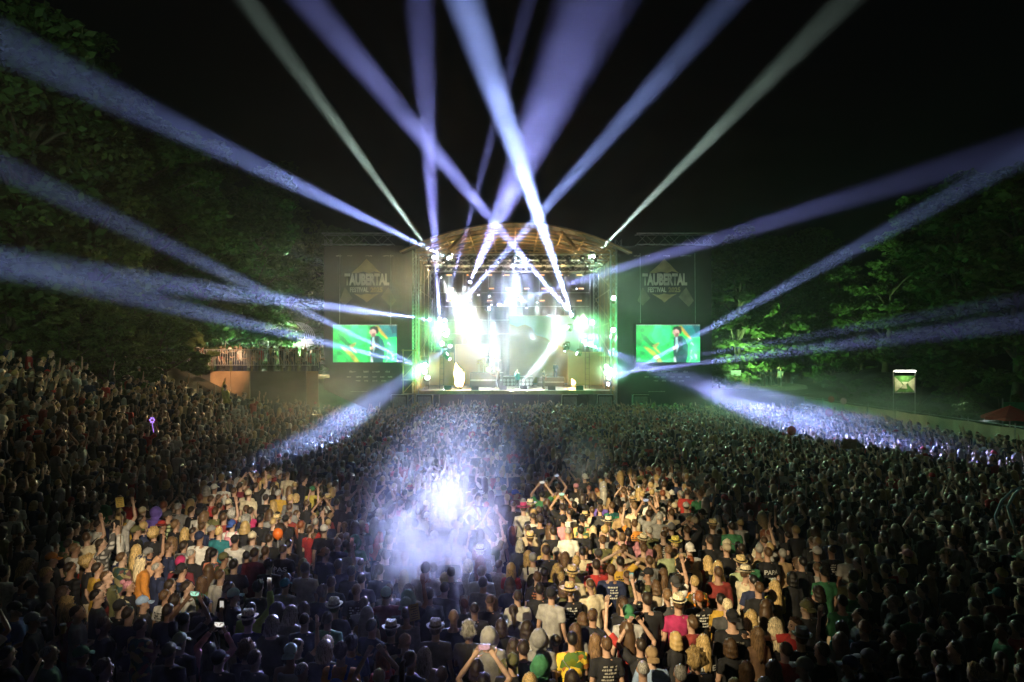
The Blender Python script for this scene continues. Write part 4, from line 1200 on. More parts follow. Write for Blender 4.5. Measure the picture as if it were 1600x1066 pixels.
def trouser_mesh(b):
    if b in _trs: return _trs[b]
    m_ = MB(); B = BUILD[b]
    tr = torso_rings(b, .012)[:2]; m_.tube([p for p, r in tr] , [r for p, r in tr], 14)
    for s_ in (-1, 1):
        m_.tube([(s_ * .085, 0, .93), (s_ * .095, .01, .70), (s_ * .1, .015, .49), (s_ * .1, -.012, .33), (s_ * .1, -.02, .10)], [.108 * B['hip'], .095 * B['hip'], .076, .072, .066], 10)
    _trs[b] = remesh(m_, .024, 0, 'trousers', [MP['cloth']], .008, 3); return _trs[b]

HC = Vector((0, -.012, 1.645))     # hair meshes are built round this point
def shell(limit, r0, thick, lump, seed, skirt=None, freq=7.0, na=28, nt=9, mt=None):
    """hair or cloth grown over the skull: limit(az) is how far down it reaches, skirt(az) hangs further"""
    def lim(a): return limit(a)
    rows = []; nsk = 7 if skirt else 0
    for j in range(nt + 1):
        row = []
        for i in range(na):
            a = 2 * math.pi * i / na     # 0 = front (+y)
            th = lim(a) * (j / nt)
            d = Vector((math.sin(th) * math.sin(a), math.sin(th) * math.cos(a), math.cos(th)))
            n_ = mnoise.noise(d * freq + Vector((seed, 0, 0))) * lump + mnoise.noise(d * freq * 2.7 + Vector((0, seed, 0))) * lump * .7
            edge = 1.0 if skirt else min(1, (1 - j / nt) * 3 + .15)
            s = Vector(r0) * 1.0
            row.append(Vector((d.x * (s.x + (thick + n_) * edge), d.y * (s.y + (thick + n_) * edge), d.z * (s.z + thick + n_))))
        rows.append(row)
    if skirt:
        base = rows[-1]
        for q in range(1, nsk + 1):
            row = []
            for i in range(na):
                a = 2 * math.pi * i / na
                L_ = skirt(a) * q / nsk
                p = base[i]
                n_ = mnoise.noise(Vector((math.sin(a) * 6 + seed, math.cos(a) * 6, q * .25))) * lump * 1.6 + (.006 if i % 2 else -.006) + mnoise.noise(Vector((math.sin(a) * 14 + seed, math.cos(a) * 14, q * .15))) * .008
                back = max(0, -math.cos(a))
                tq = q / nsk
                w = 1 + .10 * math.sin(math.pi * min(1, tq * 2)) + n_ * 4.5; wx = w + .30 * tq ** 1.5 - .25 * max(0, tq - .75)
                L_ *= 1 + .22 * mnoise.noise(Vector((math.sin(a) * 4, math.cos(a) * 4, seed))) + (.06 if i % 3 == 0 else -.03); row.append(Vector((p.x * wx, p.y * w - back * min(1, L_ / .2) * .035, p.z - L_)))
            rows.append(row)
    V = [p for r_ in rows for p in r_]
    n0 = len(V)
    inner = [Vector((p.x * .86, p.y * .86, p.z)) for p in rows[-1]]
    V += inner; V.append(Vector((0, 0, .02)))
    R_ = len(rows); F = []
    for j in range(R_ - 1):
        for i in range(na): F.append((j * na + i, (j + 1) * na + i, (j + 1) * na + (i + 1) % na, j * na + (i + 1) % na))
    for i in range(na):
        F.append(((R_ - 1) * na + i, n0 + i, n0 + (i + 1) % na, (R_ - 1) * na + (i + 1) % na))
        F.append((n0 + i, n0 + na, n0 + (i + 1) % na))
    m_ = MB(); m_.add(V, F); return m_
def azf(f, s, b):      # front / side / back values by azimuth
    def g(a):
        c = math.cos(a)
        return s + (f - s) * max(0, c) ** .7 if c > 0 else s + (b - s) * max(0, -c) ** .7
    return g
SK = (.073, .092, .100)
_hair = {}
def hair_parts(kind):
    """list of (name, mesh, colour slot, children)"""
    if kind in _hair: return _hair[kind]
    H = MP['hair']; C = MP['cloth']; out = []
    r_ = R
    def short(th=.009, lump=.011, sd=1, lim=azf(R(52), R(82), R(118))): return shell(lim, SK, th, lump, sd)
    if kind == 'S': out = [('hair', short().mesh('hair', H, True), 'hair', [])]
    elif kind == 'Q': out = [('hair', short(.022, .026, 5, azf(R(50), R(86), R(122))).mesh('hair', H, True), 'hair', [])]
    elif kind == 'T': out = [('hair', short(.004, .003, 3, azf(R(46), R(70), R(100))).mesh('hair', H, True), 'hair', [])]
    elif kind == 'C': out = [('hair', shell(azf(R(55), R(118), R(135)), SK, .050, .055, 8, None, 9.0).mesh('hair', H, True), 'hair', [])]
    elif kind == 'M':
        out = [('hair', shell(azf(R(48), R(95), R(100)), SK, .018, .012, 4, azf(0, .10, .13)).mesh('hair', H, True), 'hair', [])]
    elif kind == 'L':
        out = [('hair', shell(azf(R(48), R(95), R(100)), SK, .018, .012, 6, azf(0, .24, .36)).mesh('hair', H, True), 'hair', [])]
    elif kind == 'W':
        out = [('hair', shell(azf(R(50), R(95), R(100)), SK, .032, .030, 9, azf(0, .24, .32), 8).mesh('hair', H, True), 'hair', [])]
    elif kind == 'V':
        out = [('hair', shell(azf(R(48), R(95), R(100)), SK, .018, .012, 2, azf(0, .30, .58)).mesh('hair', H, True), 'hair', [])]
    elif kind == 'U':
        s_ = short(.012, .008, 2, azf(R(50), R(88), R(112))); s_.ball((0, -.105, .085), .048, 10, 7)
        out = [('hair', s_.mesh('hair', H, True), 'hair', [])]
    elif kind == 'P':
        s_ = short(.012, .008, 2, azf(R(50), R(88), R(112))); s_.tube([(0, -.10, .05), (0, -.15, .03), (0, -.165, -.06), (0, -.15, -.2), (0, -.14, -.27)], [.022, .03, .036, .028, .008], 8)
        out = [('hair', s_.mesh('hair', H, True), 'hair', [])]
    elif kind == 'Z':
        s_ = short(.012, .008, 2, azf(R(50), R(88), R(112)))
        for k in range(11): s_.ball((.008 * (-1) ** k, -.115 - .02 * min(1, k / 4), -.02 - .035 * k), (.030 - .0015 * k, .026, .026), 8, 6)
        out = [('hair', s_.mesh('hair', H, True), 'hair', [])]
    elif kind in ('cap', 'capb'):
        d = shell(azf(R(88), R(88), R(96)), SK, .018, .003, 1, None, 4); 
        q = MB(); vs = []; 
        for j in range(3):
            for i in range(9):
                t = (i / 8 - .5) * 2
                vs.append((t * .077, .079 + (.02 + .085 * math.sqrt(max(0, 1 - t * t * .85))) * j / 2, .022 - .018 * t * t - .012 * j))
        fs = [(j * 9 + i, j * 9 + i + 1, (j + 1) * 9 + i + 1, (j + 1) * 9 + i) for j in range(2) for i in range(8)]
        q.add(vs + [(x, y, z - .006) for x, y, z in vs], fs + [tuple(27 + i for i in f_[::-1]) for f_ in fs] + [(18 + i, 19 + i, 46 + i, 45 + i) for i in range(8)])
        bt = MB(); bt.ball((0, 0, .126), (.010, .010, .006), 6, 4)
        if kind == 'capb':
            for w in (d, q): w.v = [(-x, -y, z) for x, y, z in w.v]
        und = shell(azf(R(60), R(98), R(118)), (.073, .091, .098), .005, .004, 2)
        out = [('cap', d.mesh('cap', C, True), 'hat', [('peak', q.mesh('peak', C, True), 'hat'), ('cap_button', bt.mesh('cap_button', C, True), 'hat')]), ('hair', und.mesh('hair', H, True), 'hair', [])]
    elif kind in ('fed', 'straw', 'sun'):
        br = {'fed': .150, 'straw': .165, 'sun': .205}[kind]; q = MB(); na = 24; vs = []
        prof = [(0, .112), (.045, .118), (.07, .128), (.088, .10), (.096, .045), (.100, .012), (br * .82, .004), (br, .018)]
        for j, (rr, z) in enumerate(prof):
            for i in range(na):
                a = 2 * math.pi * i / na
                zz = z - (.022 * math.cos(a) ** 2 if j == 2 else 0) - (.02 if j < 2 and kind == 'fed' else 0)
                if j == 7: zz += .014 * abs(math.sin(a)) - .016 * max(0, math.cos(a))
                vs.append((rr * .93 * math.sin(a), rr * 1.12 * math.cos(a), zz))
        fs = [(j * na + i, (j + 1) * na + i, (j + 1) * na + (i + 1) % na, j * na + (i + 1) % na) for j in range(7) for i in range(na)]
        n0 = len(vs); vs += [(x * .99, y * .99, z - .005) for x, y, z in vs[5 * na:]]
        for j in range(2):
            for i in range(na): fs.append((n0 + j * na + i, n0 + j * na + (i + 1) % na, n0 + (j + 1) * na + (i + 1) % na, n0 + (j + 1) * na + i))
        fs += [(7 * na + i, n0 + 2 * na + i, n0 + 2 * na + (i + 1) % na, 7 * na + (i + 1) % na) for i in range(na)]
        q.add(vs, fs)
        b_ = MB(); vs = []
        for z, rr in ((.014, .1025), (.045, .099)):
            for i in range(na):
                a = 2 * math.pi * i / na; vs.append((rr * .93 * math.sin(a), rr * 1.12 * math.cos(a), z))
        b_.add(vs, [(i, (i + 1) % na, na + (i + 1) % na, na + i) for i in range(na)])
        for w in (q, b_): w.v = [(x * .93, y * .93, z * .95 + .046) for x, y, z in w.v]
        und = shell(azf(R(60), R(98), R(118)), (.073, .091, .098), .005, .004, 2)
        out = [('hat', q.mesh('hat', MP['straw'], True), 'hat', [('hat_band', b_.mesh('hat_band', M_black, True), None)]), ('hair', und.mesh('hair', H, True), 'hair', [])]
    elif kind == 'bean':
        d = shell(azf(R(70), R(88), R(108)), SK, .020, .008, 1, None, 9); rim = MB()
        out = [('beanie', d.mesh('beanie', C, True), 'hat', [])]
    elif kind == 'hood':
        d = shell(azf(R(58), R(125), R(150)), (.095, .112, .118), .020, .010, 3, azf(.02, .05, .06), 5)
        out = [('hood', d.mesh('hood', C, True), 'hat', [])]
    elif kind == 'scarf':
        d = shell(azf(R(60), R(95), R(112)), SK, .022, .012, 7, None, 5); d.ball((0, -.125, -.02), (.03, .03, .04), 8, 6)
        out = [('headscarf', d.mesh('headscarf', MP['floral'], True), 'hat', [])]
    _hair[kind] = out
    return out

SKINC = [(.50, .31, .22), (.44, .27, .19), (.55, .36, .27), (.36, .21, .14), (.48, .33, .25)]
HAIRC = {'k': (.012, .010, .009), 'd': (.030, .020, .013), 'b': (.075, .042, .020), 'l': (.15, .09, .045), 'y': (.42, .29, .12), 'w': (.55, .45, .28), 'g': (.30, .29, .27), 'r': (.20, .06, .022), 'p': (.45, .2, .25)}
HAIRN = {'k': 'black', 'd': 'dark', 'b': 'brown', 'l': 'light brown', 'y': 'blonde', 'w': 'pale blonde', 'g': 'grey', 'r': 'ginger', 'p': 'pinkish'}
COLC = {'white': (.72, .70, .66), 'cream': (.62, .54, .38), 'black': (.016, .016, .018), 'navy': (.020, .028, .075), 'grey': (.22, .22, .22), 'lightgrey': (.42, .41, .40), 'darkgrey': (.055, .055, .058),
        'red': (.42, .035, .03), 'maroon': (.16, .025, .035), 'magenta': (.42, .03, .12), 'pink': (.60, .26, .32), 'orange': (.60, .24, .04), 'peach': (.62, .36, .22), 'mustard': (.46, .28, .04), 'yellow': (.62, .52, .10),
        'tan': (.34, .23, .12), 'olive': (.11, .11, .045), 'green': (.05, .20, .09), 'palegreen': (.36, .42, .24), 'lime': (.28, .42, .06), 'teal': (.03, .20, .24), 'blue': (.04, .09, .34), 'lightblue': (.32, .44, .66), 'purple': (.15, .10, .46),
        'beige': (.46, .38, .27), 'brown': (.14, .08, .045), 'mint': (.38, .58, .50), 'straw': (.56, .42, .20), 'palestraw': (.66, .58, .40), 'darkred': (.22, .03, .025)}
WORDC = {'lightgrey': 'light grey', 'darkgrey': 'dark grey', 'palegreen': 'pale green', 'lightblue': 'light blue', 'darkred': 'dark red', 'palestraw': 'pale straw'}
HW = {'S': 'short {h} hair', 'Q': 'tousled {h} hair', 'T': 'cropped {h} hair', 'C': 'curly {h} hair', 'M': 'chin length {h} hair', 'L': 'long {h} hair', 'W': 'wavy {h} hair', 'V': 'very long {h} hair', 'U': '{h} hair in a bun', 'P': '{h} ponytail', 'Z': '{h} braid',
      'B': 'bald head', 'cap': '{t} cap', 'capb': 'backwards {t} cap', 'fed': '{t} fedora', 'straw': '{t} hat', 'sun': 'wide {t} hat', 'bean': '{t} beanie', 'hood': '{t} hood', 'scarf': 'patterned headscarf'}
TW = {'t': 'tee', 'l': 'long sleeved top', 'k': 'tank top', 'h': 'hoodie', 'j': 'jacket'}
POSEW = {'right': 'right arm raised', 'left': 'left arm raised', 'both': 'both arms up', 'phone': 'hand held up in front', 'head': 'hands on head', 'reach': 'arm stretched forward'}
PEOPLE = []
_heads = []
def solve(px, py, hh=1.6):
    Y = 12.0
    for _ in range(40):
        X = (px - 800) / FPX * Y
        z = hgt(X, Y) + hh
        Y2 = (CAMZ - z) * FPX / max(6.0, py - 556) if py > 562 else Y
        Y2 = min(60, max(6, Y2)); Y = .5 * Y + .5 * Y2
    return (px - 800) / FPX * Y, Y
def stage_yaw(x, y): return -math.atan2(0 - x, 60 - y)
def make_person(x, y, z, hair, hc, top, face=0, pose='down', pat='cloth', hat=None, skin=None, size=None, loc_label=None, group='people standing in the crowd', yaw=0, trousers=None, cat='person', keep=0):
    r_ = rnd
    typ = {'t': 'tee', 'l': 'long', 'k': 'tank', 'h': 'hoodie', 'j': 'long'}[top[0]]; colr = top[1]
    fem = hair in ('L', 'W', 'V', 'U', 'P', 'Z', 'M') and not (hair == 'M' and hc == 'g')
    b = 'f' if fem else ('l' if size and size > 1.06 else 'm')
    sc = size or (r_.uniform(.90, .97) if fem else r_.uniform(.98, 1.05))
    e = empty('person', (x, y, z), loc_label, cat, group, stage_yaw(x, y) + R(face) + r_.uniform(-.12, .12) * (0 if keep else 1))
    e.scale = (sc * r_.uniform(.97, 1.06), sc * r_.uniform(.97, 1.06), sc)
    sk = skin or SKINC[r_.randrange(5)]
    o = link('body', body_mesh(b, pose, yaw), e); o.color = (*sk, 1)
    c = COLC[colr]; j = r_.uniform(.85, 1.12)
    o = link('shirt' if typ in ('tee', 'tank') else 'jacket' if top[0] == 'j' else 'sweater', shirt_mesh(b, pose, typ, pat), e); o.color = (*[min(.85, q * j) for q in c], 1)
    o = link('trousers', trouser_mesh(b), e); tcx = COLC[trousers or r_.choice(['black', 'navy', 'navy', 'darkgrey', 'olive', 'beige'])]; o.color = (*tcx, 1)
    if hair != 'B':
        for nm, me, slot, kids in hair_parts(hair):
            o = link(nm, me, e); o.location = HC; o.rotation_euler = (R(r_.uniform(-6, 6)), 0, R(yaw))
            colc = HAIRC[hc] if slot == 'hair' else COLC[hat or 'black']
            if slot == 'hair': q = r_.uniform(.8, 1.25); colc = [min(.8, t * q) for t in colc]
            o.color = (*colc, 1)
            for kn, km, ks in kids:
                k_ = link(kn, km, o)
                if ks: k_.color = (*colc, 1)
    return e
def back_print(e, lines, colr=(.5, .5, .48), z=1.28, w=.26, h=.07):
    """lettering wrapped round the back of a shirt"""
    m = MATS.get('print_%.2f_%.2f' % colr[:2]) or mat('print_%.2f_%.2f' % colr[:2], colr, .8, 0, .2)
    for k, t in enumerate(lines):
        me, co = text_mesh(t, .02)
        mn, mx = co.min(0), co.max(0)
        ww = w * (1 if k == 0 else .7); hh = h * (1 if k == 0 else .7)
        xx = (co[:, 0] - mn[0]) / (mx[0] - mn[0]) * ww - ww / 2
        zz = z - k * .10 + (co[:, 1] - mn[1]) / (mx[1] - mn[1]) * hh
        yy = -.146 * np.sqrt(np.clip(1 - (xx / .21) ** 2, .1, 1)) - .008
        me.vertices.foreach_set('co', np.stack([xx, yy, zz], 1).ravel()); me.materials.clear(); me.materials.append(m); me.update()
        link('shirt_print', me, e)
def back_patch(e, colr, seed, z=1.28, w=.22, h=.22):
    """an unreadable printed motif on the back of a shirt"""
    m = MATS.get('print_%.2f_%.2f' % colr[:2]) or mat('print_%.2f_%.2f' % colr[:2], colr, .8, 0, .2)
    r_ = random.Random(seed); q = MB()
    for row in range(5):
        x = -w / 2 * r_.uniform(.6, 1); zz = z + h / 2 - h * row / 5
        while x < w / 2 * .9:
            d = r_.uniform(.012, .045)
            if r_.random() < .75:
                p = [(x, zz), (x + d, zz), (x + d, zz + h / 5 * .6), (x, zz + h / 5 * r_.uniform(.3, .65))]
                q.add([(a, -.146 * math.sqrt(1 - (a / .21) ** 2) - .008, b) for a, b in p], [(0, 1, 2, 3)])
            x += d + .008
    tag(q.build('shirt_print', m, e), kind='stuff')
def strap(e, colr, side=1, bag=True):
    q = MB(); pts = []
    for k in range(17):
        a = 2 * math.pi * k / 16
        x = .155 * math.sin(a); pts.append((x, -.005 + .142 * math.cos(a) * (1 if True else 1), 1.22 + side * x * 1.15))
    q.tube(pts, [(.007, .018)] * 17, 6)
    o = q.build('bag_strap', MP['cloth'], e); o.color = (*COLC[colr], 1)
    if bag:
        q = MB(); q.ball((-side * .15, -.12, 1.02), (.09, .05, .075), 10, 7)
        o = q.build('shoulder_bag', MP['cloth'], e, True); o.color = (*COLC[colr], 1)
def backpack(e, colr):
    q = MB(); q.ball((0, -.20, 1.22), (.125, .08, .19), 14, 9); q.ball((0, -.27, 1.15), (.09, .04, .10), 10, 7)
    o = q.build('backpack', MP['cloth'], e, True); o.color = (*COLC[colr], 1)
    q = MB()
    for s_ in (-1, 1): q.tube([(s_ * .10, -.14, 1.36), (s_ * .11, -.01, 1.485), (s_ * .12, .12, 1.36), (s_ * .13, .05, 1.12)], [(.02, .008)] * 4, 6)
    o = q.build('strap', MP['cloth'], e); o.color = (*COLC[colr], 1)
_ph = {}
def phone(loc, rz, label, scr=(.75, .85, 1.0), s=2.2, land=False):
    e = empty('smartphone', loc, label, 'phone', 'phones held up in the crowd', rz)
    if 'b' not in _ph:
        q = MB(); q.box((0, 0, 0), (.074, .009, .152)); _ph['b'] = q.mesh('housing', M_black)
        q = MB(); q.box((0, -.0055, 0), (.066, .002, .138)); _ph['q'] = q
    link('housing', _ph['b'], e)
    k = (scr, s)
    if k not in _ph: _ph[k] = _ph['q'].mesh('display', emis('phone_display', scr, s))
    link('display', _ph[k], e)
    if land: e.rotation_euler = (0, R(90), rz)
    return e
